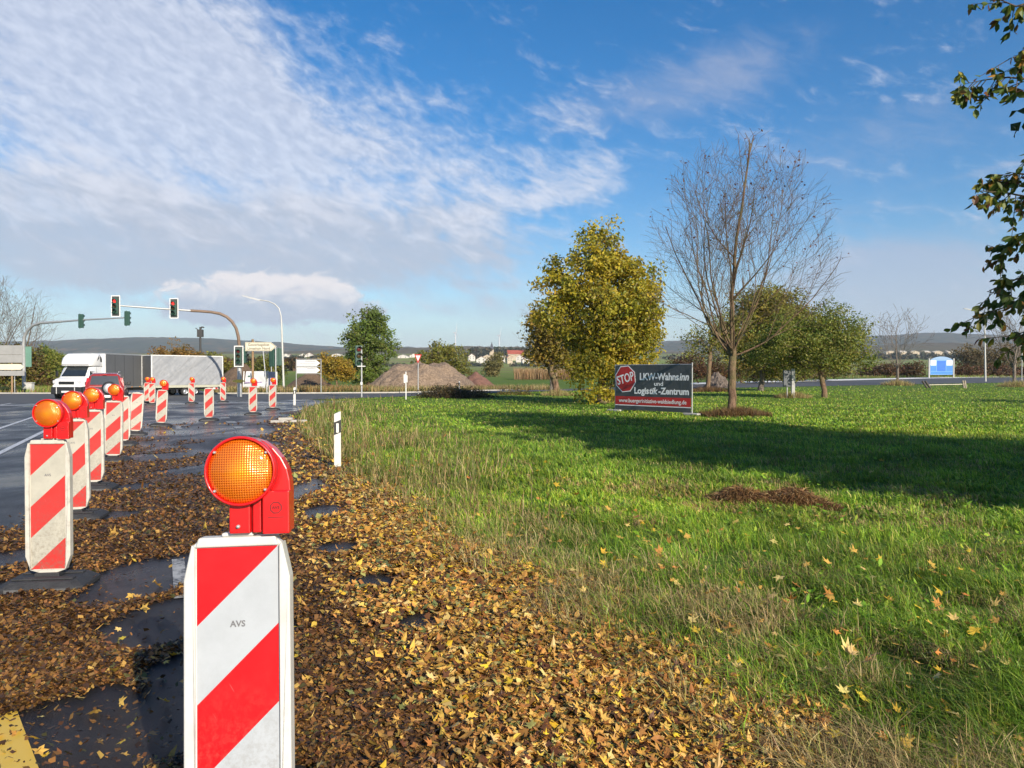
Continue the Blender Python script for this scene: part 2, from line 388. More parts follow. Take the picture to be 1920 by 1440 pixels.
tag(strip('verge_path', off(KF, .35), off(KF, 1.5), plain('trodden_verge', (.13, .10, .055), .9, var=.35, scale=2, bmp=.5), 60, 3, .02), kind='structure')

# painted markings: one object per kind of line
def m_paint(name, c, wear):
    m, nt, b, out = newmat(name); g = geo(nt); n = noise(nt, g, 7, 8, .75); f = noise(nt, g, 60, 3, .7)
    k = M('ADD', M('MULTIPLY', n, .7, tree=nt), M('MULTIPLY', f, .3, tree=nt), tree=nt)
    nt.links.new(ramp(nt, k, [(wear-.05, (.03, .03, .033)), (wear+.03, c)]), b.inputs['Base Color']); b.inputs['Roughness'].default_value = .45; return m
WP = m_paint('worn_white_paint', (.50, .52, .54), .44); YP = m_paint('yellow_tape', (.66, .44, .06), .36); DP = m_paint('dirty_white_paint', (.38, .38, .36), .50)
def marks(name, quads, mat, z):
    V = []; Fq = []
    for q in quads:
        b_ = len(V); V += [(x, y, float(H(y))+z) for x, y in q]; Fq.append([b_, b_+1, b_+2, b_+3])
    V = np.array(V); Fq = np.array(Fq)
    for r in range(len(Fq)):
        q = Fq[r]
        if np.cross(V[q[1]]-V[q[0]], V[q[3]]-V[q[0]])[2] < 0: Fq[r] = q[::-1]
    return npmesh(name, V, Fq, mat, None, ROAD)
def dash(a0, a1, c0, w, c1=None):
    c1 = c0 if c1 is None else c1
    return [xy(a0, c0-w/2), xy(a0, c0+w/2), xy(a1, c1+w/2), xy(a1, c1-w/2)]
q = [dash(-10, 46, -3.06, .13), dash(-10, 46, -4.42, .13)]
q += [dash(a, a+4, -7.6, .12) for a in range(6, 50, 8)]
marks('road_line', q, WP, .008)
q = [dash(6.1, 7.4, .12, .10), dash(9.45, 9.85, .26, .42)]
q += [dash(a, a+.95, 2.12, .30) for a in (18.6, 21.4, 24.2, 27.0, 29.8, 32.6)]
marks('dashed_line', q, DP, .008)
q = [dash(17.6, 18.6, 2.78, .12, 3.0)]
marks('edge_line', q, DP, .008)
# turn arrows on the lanes
def arrow(a, c, s=1.0):
    return [[xy(a, c-.08*s), xy(a, c+.08*s), xy(a+1.6*s, c+.08*s), xy(a+1.6*s, c-.08*s)], [xy(a+1.6*s, c-.35*s), xy(a+1.6*s, c+.35*s), xy(a+2.6*s, c+.02), xy(a+2.6*s, c-.02)]]
q = arrow(24.5, .45)+arrow(36.5, .2)+arrow(37.5, 3.4)
marks('lane_arrow', q, DP, .008)
q = [[(-30, 38), (-30.3, 38.6), (-9.5, 44.6), (-9.3, 44.0)]]
marks('stop_line', q, WP, .009)
marks('yellow_line', [[G2(-330, 1262), G2(4, 1262), G2(82, 1470), G2(-230, 1470)]], YP, .012)

# ------------------------------------------------------------------ fallen leaves on the road
def ell(u0, u1, v0, v1):
    x0, y1 = G2(u0, v0); _, y0 = G2(u0, v1); yc = (y0+y1)/2
    xa = XA(u0, yc); xb = XA(u1, yc)
    return ((xa+xb)/2, yc, (xb-xa)/2, (y1-y0)/2)
BARE = [ell(150, 372, 1042, 1128), ell(-60, 70, 1085, 1130), ell(232, 420, 1120, 1210), ell(262, 470, 1170, 1480), ell(-60, 380, 1262, 1560), ell(180, 245, 957, 975), ell(195, 268, 908, 923), ell(225, 335, 851, 866),
        ell(240, 330, 829, 838), ell(540, 608, 888, 950), ell(596, 668, 1016, 1037), ell(655, 740, 1078, 1098), ell(745, 820, 1150, 1185), ell(320, 480, 868, 892), ell(330, 520, 828, 850), ell(300, 525, 800, 822),
        ell(-60, 40, 1030, 1085), ell(480, 600, 1422, 1500), ell(560, 640, 945, 975), ell(280, 560, 775, 795)]
def litter(x, y):
    a, c = -SA*x+CA*y, CA*x+SA*y
    ec = edge_c(a)
    n = fbm(x, y, 1.3, 11); n2 = fbm(x, y, .35, 12)
    d = .50+(n-.5)*1.0+(n2-.5)*.45
    d = d-np.clip((-1.15-.9*(n-.5)-c)/.35, 0, 3)                       # clear running lane
    d = d-np.clip((a-16)/10, 0, .55)*np.clip((ec+.2-c)/.9, 0, 1)      # far lane is mostly swept
    d = d+np.clip((c-ec+.75)/.8, 0, .6)
    d = d-np.clip((c-ec-.22-.5*(n-.5)-.5*(n2-.5))/.35, 0, 3)
    d = d-np.clip((a-31)/6, 0, 3)
    w = (fbm(x, y, .45, 21, 5)-.5)*1.5
    for (cx, cy, rx, ry) in BARE:
        r = np.sqrt(((x-cx)/rx)**2+((y-cy)/ry)**2)+w*.9
        d = d-np.clip((1.22-r)/.50, 0, 1)*1.3
    return d
def grid_on(x0, x1, y0, y1, st):
    gx = np.arange(x0, x1, st); gy = np.arange(y0, y1, st); A, B = np.meshgrid(gx, gy); return gx, gy, A.ravel(), B.ravel()
gx, gy, A, B = grid_on(-13, 2.6, 2.0, 34, .07)
D = litter(A, B); a_, c_ = -SA*A+CA*B, CA*A+SA*B
Z = np.where(D > .13, .008+.022*np.clip(D, 0, 1)+.018*(fbm(A, B, .09, 31, 2)-.5), -.01)
Z = np.maximum(Z, np.where(D > .13, G(A, B)*np.clip((c_-edge_c(a_))/.3, 0, 1)+.012, -.01))
V = np.c_[A, B, Z]; nx = len(gx)
i, j = np.meshgrid(np.arange(len(gy)-1), np.arange(nx-1), indexing='ij'); k = (i*nx+j).ravel(); Fq = np.c_[k, k+1, k+nx+1, k+nx]
Fq = Fq[(D[Fq] > .13).sum(1) >= 2]
def m_mulch():
    m, nt, b, out = newmat('leaf_mulch'); g = geo(nt); v = N(nt, 'ShaderNodeTexVoronoi'); v.inputs['Scale'].default_value = 42; nt.links.new(geo(nt, (1, 1, .3)), v.inputs['Vector'])
    sp = N(nt, 'ShaderNodeSeparateColor'); nt.links.new(v.outputs['Color'], sp.inputs[0])
    c = ramp(nt, sp.outputs[0], [(.0, (.022, .012, .006)), (.35, (.055, .028, .010)), (.65, (.12, .055, .016)), (.85, (.20, .105, .03)), (1, (.28, .17, .06))])
    c = mixn(nt, ramp(nt, noise(nt, g, 2.2, 4), [(.4, (0, 0, 0)), (.65, (.6, .6, .6))]), c, mixn(nt, .5, c, (.018, .012, .008)))
    nt.links.new(c, b.inputs['Base Color']); b.inputs['Roughness'].default_value = .45
    bump(nt, b, v.outputs['Distance'], .9, .02); return m
tag(npmesh('leaf_litter', V, Fq, m_mulch(), smooth=True), 'brown wet leaf mulch spread over the closed lane', 'leaf litter', kind='stuff')

# maple-like outlines (unit size)
def maple():
    tips = [(90, 1.0), (38, .92), (142, .92), (-12, .66), (192, .66)]; val = [(64, .46), (116, .46), (14, .44), (166, .44), (-52, .30), (232, .30)]
    pts = sorted([(t, r) for t, r in tips+val]+[(270, .12)], key=lambda q: (q[0]+90) % 360)
    return np.array([(math.cos(math.radians(t))*r, math.sin(math.radians(t))*r) for t, r in pts])
OVAL = np.array([(0, -1), (.38, -.45), (.42, .15), (0, 1), (-.42, .15), (-.38, -.45)])
FRAG = np.array([(-.5, -.7), (.55, -.45), (.35, .7), (-.45, .5)])
def scatter_leaves(name, x, y, z, size, col, shape, tilt=.5, curl=.35, mat=None, parent=None, lo=.6):
    n = len(x); k = len(shape); th = RNG.uniform(0, 2*pi, n); s = size*RNG.uniform(lo, 1.4, n)
    L = shape[None]*s[:, None, None]*np.stack([RNG.uniform(.7, 1.1, n), np.ones(n)], 1)[:, None]
    h = (curl*(shape[:, 0]**2)[None]*RNG.normal(0.3, 1, n)[:, None]+curl*(shape[:, 1]**2)[None]*RNG.normal(.3, .8, n)[:, None])*s[:, None]
    tx, ty = RNG.normal(0, tilt, n), RNG.normal(0, tilt, n)
    h = h+L[:, :, 0]*tx[:, None]+L[:, :, 1]*ty[:, None]
    X = L[:, :, 0]*np.cos(th)[:, None]-L[:, :, 1]*np.sin(th)[:, None]; Y = L[:, :, 0]*np.sin(th)[:, None]+L[:, :, 1]*np.cos(th)[:, None]
    rim = np.stack([x[:, None]+X, y[:, None]+Y, z[:, None]+h+np.abs(s[:, None])*.25], -1)
    if k == 4:
        V = rim.reshape(-1, 3); Fq = np.arange(n*4).reshape(n, 4); return npmesh(name, V, Fq, mat, np.repeat(col, 4, 0), parent)
    cen = np.stack([x, y, z+np.abs(s)*.25], -1)[:, None]
    V = np.concatenate([cen, rim], 1).reshape(-1, 3); b_ = (np.arange(n)*(k+1))[:, None]
    ii = np.arange(k); T = np.stack([np.zeros(k, int), ii+1, (ii+1) % k+1], 1)
    Fq = (b_[:, :, None]+T[None]).reshape(-1, 3)
    C = np.repeat(col, k+1, 0)
    return npmesh(name, V, Fq, mat, C, parent)
def pick(pal, n, jit=.25):
    p = np.array([c for c, w in pal]); w = np.array([w for c, w in pal], float); w /= w.sum()
    c = p[RNG.choice(len(p), n, p=w)]; return np.clip(c*RNG.uniform(1-jit, 1+jit, (n, 1))*RNG.uniform(.92, 1.08, (n, 3)), 0, .95)
DRY = [((.47, .24, .055), 4), ((.60, .36, .085), 4), ((.32, .14, .035), 3.5), ((.66, .42, .07), 2.0), ((.66, .48, .17), 1.2), ((.12, .050, .020), 3), ((.13, .15, .05), 2.0), ((.32, .32, .10), .9), ((.62, .42, .03), .8)]
WET = [((.085, .042, .016), 5), ((.19, .095, .026), 5), ((.040, .021, .010), 5), ((.30, .145, .036), 2.2), ((.42, .25, .06), 1.2), ((.075, .07, .022), 1.3), ((.20, .09, .03), 2)]
LEAF = foliage('fallen_leaf', .5, .15, .4)
def wedge_pts(n, y0, y1, ul, ur, power=2.0):
    """ground points, denser near by 1/y^power"""
    t = RNG.uniform(0, 1, n)
    if abs(power-1) < 1e-6: y = y0*(y1/y0)**t
    else:
        q = 1-power; y = (y0**q+t*(y1**q-y0**q))**(1/q)
    u = RNG.uniform(ul, ur, n); return (u-960)/F*y, y
# fragments everywhere in the litter
def surf(x, y):
    a, c = -SA*x+CA*y, CA*x+SA*y
    return np.maximum(G(x, y)*np.clip((c-edge_c(a))/.3, 0, 1), 0)
x, y = wedge_pts(520000, 2.4, 30, -260, 1500, 2.0); d = litter(x, y); k = (d > RNG.uniform(-.36, .34, len(x))) | ((RNG.uniform(0, 1, len(x)) < .02) & (d > -2.2) & (CA*x+SA*y < 2.3) & (CA*x+SA*y > -1.6)); x, y, d = x[k], y[k], d[k]
a, c = ac(x, y); vf = np.clip((c-edge_c(a)+1.35+.5*(fbm(x, y, 1.0, 41)-.5))/1.1, 0, 1)*np.clip((16-a)/8, .35, 1)
isdry = RNG.uniform(0, 1, len(x)) < vf
colr = np.where(isdry[:, None], pick(DRY, len(x)), pick(WET, len(x)))
tn = (.45+1.1*fbm(x, y, .35, 77, 3))[:, None]; colr = np.clip(colr*tn, 0, .9)
size = np.where(isdry, .0195, .0125)*(.75+y/14)*RNG.choice([.6, 1, 1.5], len(x))
z = surf(x, y)+.006+.022*np.clip(d, 0, 1)+RNG.uniform(0, .014, len(x))
o = scatter_leaves('leaf_litter', x, y, z, size, colr, FRAG, .42, .35, LEAF); tag(o, 'small brown and yellow scraps of fallen leaves beside the beacons', 'leaf litter', kind='stuff')
# whole maple leaves in the drift
x, y = wedge_pts(64000, 2.4, 24, 200, 1560, 2.0); d = litter(x, y); a, c = ac(x, y)
e = c-edge_c(a); vf = np.clip((e+1.5)/1.2, .03, 1); k = ((d > .1) & (RNG.uniform(0, 1, len(x)) < np.clip(vf*.60, .07, 1))) | ((e > .1) & (e < 1.6) & (RNG.uniform(0, 1, len(x)) < .36*np.clip(1-(e-.1)/1.2, .03, 1))); x, y, d = x[k], y[k], d[k]
a, c = ac(x, y); zz = surf(x, y)+.025+.022*np.clip(d, 0, 1)+RNG.uniform(0, .022, len(x)); sel = RNG.uniform(0, 1, len(x)); cc = pick(DRY[:6]+DRY[-1:]+[((.20, .20, .06), 1)], len(x), .35)*(.55+.9*fbm(x, y, .5, 78, 3))[:, None]*np.clip(.55+(c-edge_c(a)+2.0)/2, .5, 1)[:, None]
def torn(seed):
    r = random.Random(seed); m = maple().copy(); return m*np.array([[r.uniform(.35, 1.05)] for _ in m])*np.array([[r.choice([.6, .8, 1]), 1]])
for i_, (q0, q1, shp, tl, cu, lb) in enumerate(((0, .30, maple(), .35, .35, 'drift of whole yellow and tan maple leaves along the verge'), (.30, .48, torn(1), .38, .55, 'curled torn maple leaves mixed into the drift along the verge'), (.48, .64, torn(2), .42, .7, 'rolled up brown maple leaves mixed into the drift along the verge'),
      (.64, .78, torn(5), .35, .45, 'ragged half leaves mixed into the drift along the verge'), (.78, 1, OVAL, .4, .6, 'narrow pointed tree leaves mixed into the drift along the verge'))):
    k = (sel >= q0) & (sel < q1)
    o = scatter_leaves('fallen_leaves', x[k], y[k], zz[k], np.full(k.sum(), .033 if i_ < 4 else .027)*(.8+y[k]/24), cc[k], shp, tl, cu, LEAF, lo=.45); tag(o, lb, 'fallen leaves', kind='stuff')
# lone leaves on the wet lane and in the grass
x, y = wedge_pts(2600, 2.4, 26, -300, 2200, 1.8); a, c = ac(x, y); k = ((c < 2.3) & (RNG.uniform(0, 1, len(x)) < .35) & (c > -2)) | ((c > 2.6) & (RNG.uniform(0, 1, len(x)) < np.clip(1.15-(c-2.8)/5, .10, 1))); x, y = x[k], y[k]; a, c = ac(x, y)
o = scatter_leaves('fallen_leaves', x, y, np.where(c > 2.6, G(x, y)+.06+.05*RNG.uniform(0, 1, len(x)), .012), np.full(len(x), .042)*(.8+y/24), pick([((.62, .42, .04), 2), ((.56, .34, .07), 3), ((.50, .22, .05), 2), ((.66, .5, .17), 1.5)], len(x)), maple(), .35, .3, LEAF)
tag(o, 'single yellow maple leaves scattered over the grass and wet asphalt', 'fallen leaves', kind='stuff')

# ------------------------------------------------------------------ grass
GR = foliage('grass_blade', .5, .3, .35)
def blades(name, x, y, z, h, w, col, lean=.35, ldir=None, mat=GR, parent=None):
    n = len(x); th = RNG.uniform(0, pi, n); L = h*np.abs(RNG.normal(lean, lean*.6, n)); ld = RNG.uniform(0, 2*pi, n) if ldir is None else ldir+RNG.normal(0, 1.35, n)
    wx, wy = np.cos(th)*w/2, np.sin(th)*w/2; lx, ly = np.cos(ld)*L, np.sin(ld)*L
    V = np.empty((n, 5, 3)); B_ = np.stack([x, y, z], 1); W = np.stack([wx, wy, np.zeros(n)], 1)
    V[:, 0] = B_-W; V[:, 1] = B_+W
    mid = B_+np.stack([lx*.3, ly*.3, h*.55], 1); V[:, 2] = mid-W*.75; V[:, 3] = mid+W*.75
    V[:, 4] = B_+np.stack([lx, ly, h*np.clip(1-.3*(L/np.maximum(h, 1e-4)), .3, 1)], 1)
    b_ = (np.arange(n)*5)[:, None, None]; Fq = (b_+np.array([[0, 1, 2], [1, 3, 2], [2, 3, 4]])[None]).reshape(-1, 3)
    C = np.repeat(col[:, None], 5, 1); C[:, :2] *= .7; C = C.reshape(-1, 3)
    return npmesh(name, V.reshape(-1, 3), Fq, mat, C, parent)
GREEN = [((.17, .32, .022), 5), ((.25, .42, .034), 4), ((.09, .19, .018), 3.2), ((.36, .46, .05), 2.8), ((.50, .46, .13), 1.0)]
STRAW = [((.52, .40, .18), 4), ((.40, .29, .12), 3), ((.28, .30, .07), 2.4), ((.16, .10, .045), 2), ((.42, .33, .16), 1)]
def meadow(n, y0, y1, wk, hk, pw):
    x, y = wedge_pts(n, y0, y1, 200, 2350, pw); a, c = ac(x, y); ec = edge_c(a)
    n1 = fbm(x, y, 1.5, 51); n2 = fbm(x, y, .4, 52)
    k = (c > ec-.30+1.0*(n2-.5)) & (RNG.uniform(0, 1, len(x)) < np.clip(.35+(c-ec)/.8, .2, 1))
    # stay off the crossing road
    k &= y < np.interp(x, [p[0] for p in near], [p[1] for p in near])-.3
    k &= ~((n2 < .40) & (RNG.uniform(0, 1, len(x)) < .75*np.clip((30-y)/20, 0, 1)))
    x, y, c, ec, n1, n2 = [q[k] for q in (x, y, c, ec, n1, n2)]
    edge = np.clip(1-(c-ec+.1)/1.3, 0, 1); n3 = fbm(x, y, .8, 57, 3); dryp = np.clip((n3-.50)*3.2, .03, .60)*np.clip((24-y)/14, .25, 1)
    dry = RNG.uniform(0, 1, len(x)) < np.maximum(edge*.85, dryp)
    # green in the open field, duller near the verge
    col = np.where(dry[:, None], pick(STRAW, len(x)), pick(GREEN, len(x)))
    tone = .30+1.35*fbm(x, y, .8, 58, 3); col = col*tone[:, None]*np.array([1, 1, 1])
    yl = np.clip((fbm(x, y, 5, 59, 3)-.4)*2.5, 0, 1)[:, None]; col = col*(1-yl*.5)+col*np.array([1.45, 1.12, 1.0])*yl*.5
    h = hk*RNG.uniform(.45, 1.5, len(x))*(.25+1.5*np.clip(n2, .2, .9))*(1-.15*dry); w = wk*RNG.uniform(.6, 1.4, len(x))
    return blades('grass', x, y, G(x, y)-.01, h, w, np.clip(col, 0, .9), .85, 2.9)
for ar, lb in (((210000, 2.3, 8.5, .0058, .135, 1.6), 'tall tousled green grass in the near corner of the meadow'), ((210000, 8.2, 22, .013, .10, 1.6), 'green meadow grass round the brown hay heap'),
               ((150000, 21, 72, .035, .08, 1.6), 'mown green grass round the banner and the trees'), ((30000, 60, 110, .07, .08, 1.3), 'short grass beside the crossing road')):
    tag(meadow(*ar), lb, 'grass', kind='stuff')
# rank dry weeds along the verge round the marker post
def rank(name, n, ctr, sx, sy, hmin, hmax, w, pal, label, cat='weeds', kind='stuff', lean=.3, rot=0):
    q = RNG.normal(0, 1, (n, 2))*(sx, sy); c, s = math.cos(rot), math.sin(rot); x = ctr[0]+q[:, 0]*c-q[:, 1]*s; y = ctr[1]+q[:, 0]*s+q[:, 1]*c
    a, cc = ac(x, y); k = (cc > edge_c(a)+.35) & (y < np.interp(x, [p[0] for p in near], [p[1] for p in near])-.2) | (y > 60); x, y = x[k], y[k]
    o = blades(name, x, y, G(x, y)-.02, RNG.uniform(hmin, hmax, len(x)), w*RNG.uniform(.5, 1.5, len(x)), pick(pal, len(x)), lean)
    return tag(o, label, cat, kind=kind)
WEED = [((.50, .38, .17), 5), ((.30, .19, .09), 3), ((.17, .18, .045), 3), ((.09, .13, .025), 3), ((.34, .27, .13), 1.5), ((.16, .07, .03), 1)]
x, y = wedge_pts(70000, 6.5, 46, 380, 1180, 1.4); a, c = ac(x, y); e = c-edge_c(a)
k = (e > .25) & (e < 4.6) & (RNG.uniform(0, 1, len(x)) < np.clip(1.15-e/np.clip(1.4+(y-8)*.28, 1.2, 4.2), 0, 1)*np.clip((y-7.5)/6, 0, 1)*np.clip((fbm(x, y, 1.0, 61)-.40)*6, .15, 1)) & (y < np.interp(x, [p[0] for p in near], [p[1] for p in near])-.3); x, y = x[k], y[k]
a, c = ac(x, y); hh = RNG.uniform(.12, .62, len(x))*(.25+1.2*fbm(x, y, .9, 62, 3))
tag(blades('weeds', x, y, G(x, y)-.02, hh, .005+.0006*y, pick(WEED+[((.14, .19, .03), 5)], len(x)), .45), 'rank brown and olive weeds round the white marker posts', 'weeds', kind='stuff')
# tussocks at the near right where the grass meets the leaves
x, y = wedge_pts(80000, 2.4, 13, 600, 2100, 1.6); a, c = ac(x, y); e = c-edge_c(a); k = (e > -.05) & (e < 1.5) & (fbm(x, y, .45, 63) > .44); x, y = x[k], y[k]
tag(blades('weeds', x, y, G(x, y)-.02, RNG.uniform(.10, .30, len(x)), .0035+.0004*y, pick(STRAW, len(x)), .9, 2.6), 'straw coloured tussocks leaning over the drift of leaves', 'weeds', kind='stuff')
# low broad leaves in the turf
x, y = wedge_pts(9000, 3.2, 16, 500, 2250, 1.7); a, c = ac(x, y); k = (c > edge_c(a)+1.4) & (fbm(x, y, .9, 64) > .55); x, y = x[k], y[k]
o = scatter_leaves('clover', x, y, G(x, y)+.05+.04*RNG.uniform(0, 1, len(x)), np.full(len(x), .022)*(.7+y/14), pick(GREEN[:4], len(x)), OVAL, .5, .3, GR); tag(o, 'low broadleaf weeds in the near turf', 'clover', kind='stuff')
# ------------------------------------------------------------------ trees
def frusta(name, E, mat, parent, n=6, smooth=True):
    """E rows: p0(3) p1(3) r0 r1"""
    E = np.asarray(E, float); p0, p1, r0, r1 = E[:, :3], E[:, 3:6], E[:, 6], E[:, 7]
    d = p1-p0; d /= np.maximum(np.linalg.norm(d, axis=1, keepdims=True), 1e-6)
    up = np.where(np.abs(d[:, 2:3]) < .95, [[0, 0, 1.]], [[1., 0, 0]]); x = np.cross(d, up); x /= np.linalg.norm(x, axis=1, keepdims=True); y = np.cross(d, x)
    t = 2*pi*np.arange(n)/n; c = np.cos(t)[None, :, None]; s = np.sin(t)[None, :, None]; ring = x[:, None]*c+y[:, None]*s
    a = p0[:, None]-d[:, None]*r0[:, None, None]*.15+ring*r0[:, None, None]; b_ = p1[:, None]+d[:, None]*r1[:, None, None]*.3+ring*r1[:, None, None]
    V = np.concatenate([a, b_], 1).reshape(-1, 3); k = np.arange(n); q = np.stack([k, n+k, n+(k+1) % n, (k+1) % n], 1)
    Fq = ((np.arange(len(E))*2*n)[:, None, None]+q[None]).reshape(-1, 4)
    return npmesh(name, V, Fq, mat, None, parent, smooth)
def bark(name, c, c2=None):
    if name in MATS: return MATS[name]
    m, nt, b, out = newmat(name); v = coords(nt, (1, 1, .25)); n = noise(nt, v, 11, 8, .85); n2 = noise(nt, coords(nt), 1.6, 4)
    k = ramp(nt, n, [(.40, tuple(x*.30 for x in c)), (.52, c), (.64, tuple(min(1, x*1.6) for x in c))])
    if c2: k = mixn(nt, ramp(nt, n2, [(.42, (0, 0, 0)), (.62, (.8, .8, .8))]), k, c2)
    nt.links.new(k, b.inputs['Base Color']); b.inputs['Roughness'].default_value = .9; b.inputs['Specular IOR Level'].default_value = .15
    bump(nt, b, n, 1.0, .06); MATS[name] = m; return m
BARK = bark('brown_bark', (.21, .135, .09), (.14, .13, .06)); GBARK = bark('grey_bark', (.20, .17, .14))
LEAFM = foliage('tree_leaf', .5, .38, .4)
def unit(n):
    q = RNG.normal(0, 1, (n, 3)); return q/np.linalg.norm(q, axis=1, keepdims=True)
def leaf_cloud(name, cen, rad, per, size, pal, parent, mat=LEAFM, droop=.3, flat=.75, colvar=.3, aspect=.42, cl_col=None):
    K = len(cen); n = K*per; ci = np.repeat(np.arange(K), per)
    p = cen[ci]+unit(n)*(RNG.uniform(0, 1, (n, 1))**.45)*rad[ci][:, None]*np.array([1, 1, flat])
    d = unit(n); d[:, 2] = d[:, 2]*.7-droop; d /= np.linalg.norm(d, axis=1, keepdims=True)
    w = np.cross(d, unit(n)); w /= np.maximum(np.linalg.norm(w, axis=1, keepdims=True), 1e-3)
    s = (size*RNG.uniform(.6, 1.35, n))[:, None]
    nn = np.cross(d, w)
    V = np.stack([p, p+d*s*.5+w*s*aspect/1.4+nn*s*.12, p+d*s, p+d*s*.5-w*s*aspect/1.4+nn*s*.12], 1).reshape(-1, 3)
    base = pick(pal, K, .12) if cl_col is None else cl_col
    own = pick(pal, n, colvar); c = base[ci]*.5+own*.5
    return npmesh(name, V, np.arange(n*4).reshape(n, 4), mat, np.repeat(c, 4, 0), parent)
def lobes_pts(lobes, K, out=.5, gap=0.0, seed=1):
    L = np.array(lobes, float); vol = L[:, 3]*L[:, 4]*L[:, 5]; ci = RNG.choice(len(L), K*3, p=vol/vol.sum())
    p = L[ci, :3]+unit(K*3)*(RNG.uniform(0, 1, (K*3, 1))**out)*L[ci, 3:6]
    if gap:
        s = L[:, 3].mean()*.7; g = .5*vnoise(p[:, 0]+p[:, 2]*.7, p[:, 1]-p[:, 2]*.6, s, seed)+.5*vnoise(p[:, 2]+p[:, 0]*.4, p[:, 1], s*.6, seed+5); p = p[g > gap]
    return p[:K]
def connect(base, top, tr, cen, fork, rend=.008, wob=.06, power=2.2, bend=.25):
    """trunk from base up to top; every cluster centre joined to the nearest limb"""
    nodes = []; par = []
    nt_ = 10
    for i in range(nt_+1):
        t = i/nt_; q = np.array(base)*(1-t)+np.array(top)*t+RNG.normal(0, 1, 3)*wob*np.array([1, 1, 0])*(0 if i == 0 else 1)*tr*4
        nodes.append(q); par.append(i-1)
    cost = [np.linalg.norm(q-nodes[0]) for q in nodes]; lo = [i for i in range(nt_+1) if i/nt_ >= fork]
    ok = [i >= lo[0] for i in range(nt_+1)]
    order = np.argsort(np.linalg.norm(cen-np.array(nodes[lo[0]]), axis=1))
    N_ = np.array(nodes); C_ = np.array(cost); OK = np.array(ok)
    for k in order:
        c = cen[k]; d = np.linalg.norm(N_-c, axis=1); score = d+.35*C_+(~OK)*1e6+np.where(N_[:, 2] > c[2]+.3*d, d*.6, 0)
        j = int(np.argmin(score)); p = N_[j]; L = d[j]; m = max(2, min(5, int(L/.35)+1)); last = j; new = []
        for s in range(1, m+1):
            t = s/m; q = p*(1-t)+c*t; q = q+np.array([0, 0, -bend*L*.25*math.sin(pi*t)])+RNG.normal(0, 1, 3)*L*wob*.5*(t < 1)
            new.append(q); nodes.append(q); par.append(last); last = len(nodes)-1
        cs = C_[j]+L*np.arange(1, m+1)/m
        N_ = np.vstack([N_, new]); C_ = np.r_[C_, cs]; OK = np.r_[OK, np.ones(m, bool)]
    n = len(nodes); acc = np.zeros(n); nch = np.zeros(n, int)
    for i in range(1, n): nch[par[i]] += 1
    for i in range(n-1, 0, -1):
        if nch[i] == 0: acc[i] += rend**power
        acc[par[i]] += acc[i]
    r = acc**(1/power); sc = tr/r[0]
    r = np.where(r < rend*1.01, r, rend+(r-rend)*(tr-rend)/max(r[0]-rend, 1e-6)); 
    E = [(*N_[par[i]], *N_[i], min(r[par[i]], r[i]*1.35) if i > nt_ else r[par[i]], r[i]) for i in range(1, n)]
    E = np.array(E); E[0, 6] *= 1.35; return E, N_
def tree(name, label, base, lobes, tr, K, per, size, pal, group=None, top=None, fork=.3, crad=None, gap=.0, out=.5, bk=BARK, cat='tree', droop=.3, aspect=.42, extra=None, wob=.06, seed=1, rend=.012, flat=.75):
    t = thing(name, label, cat, base, 0, group); cen = lobes_pts(lobes, K, out, gap, seed)
    if extra is not None: cen = np.vstack([cen, extra])
    zt = max(l[2]+l[5]*.75 for l in lobes); top = top or (lobes[0][0], lobes[0][1], zt)
    E, _ = connect((0, 0, -.15), top, tr, cen, fork, rend, wob); big = (E[:, 6] > tr*.16)
    frusta('trunk', E[big], bk, t, 9)
    crad = crad or (max(l[3] for l in lobes)*.22)
    cr = leaf_cloud('crown', cen, crad*RNG.uniform(.7, 1.3, len(cen)), per, size, pal, t, droop=droop, aspect=aspect, flat=flat)
    if (~big).any(): frusta('twig_canopy', E[~big], bk, cr, 4)
    return t
YEL = [((.52, .41, .03), 4), ((.40, .35, .03), 4), ((.22, .25, .03), 4), ((.56, .41, .035), 2.4), ((.28, .17, .03), 1.2), ((.13, .14, .025), 3)]
OLV = [((.20, .22, .03), 4), ((.26, .26, .04), 4), ((.26, .22, .04), 2), ((.07, .09, .018), 3), ((.22, .13, .04), 1)]
GRN = [((.14, .20, .032), 4), ((.19, .26, .04), 3), ((.075, .12, .025), 3), ((.17, .19, .045), 1.5), ((.18, .15, .05), .6)]
ORA = [((.28, .15, .035), 4), ((.20, .13, .035), 3), ((.14, .13, .03), 2), ((.34, .20, .04), 2)]
BRN = [((.13, .06, .028), 4), ((.075, .045, .02), 4), ((.09, .085, .025), 2.5), ((.18, .08, .03), 1.5)]
def L3(u, v, Y, ru, rv, ry=None, B=None):
    """lobe whose outline seen from the photograph's side is centred at u,v with half sizes ru,rv"""
    p = P(u, v, Y)-B; k = Y/F; return (p.x, p.y, p.z, ru*k, ry or ru*k, rv*k)
def mk(name, label, ub, Yb, lobs, tr, K, per, size, pal, **kw):
    B = Vector((XA(ub, Yb), Yb, float(G(XA(ub, Yb), Yb))+.01)); dY = kw.pop('dY', None)
    lo = [L3(u, v, Yb+(dy if dy else 0), ru, rv, None, B) for (u, v, ru, rv, dy) in lobs]
    if 'topuv' in kw: p = P(*kw.pop('topuv'), Yb)-B; kw['top'] = tuple(p)
    return tree(name, label, B, lo, tr, K, per, size, pal, **kw)
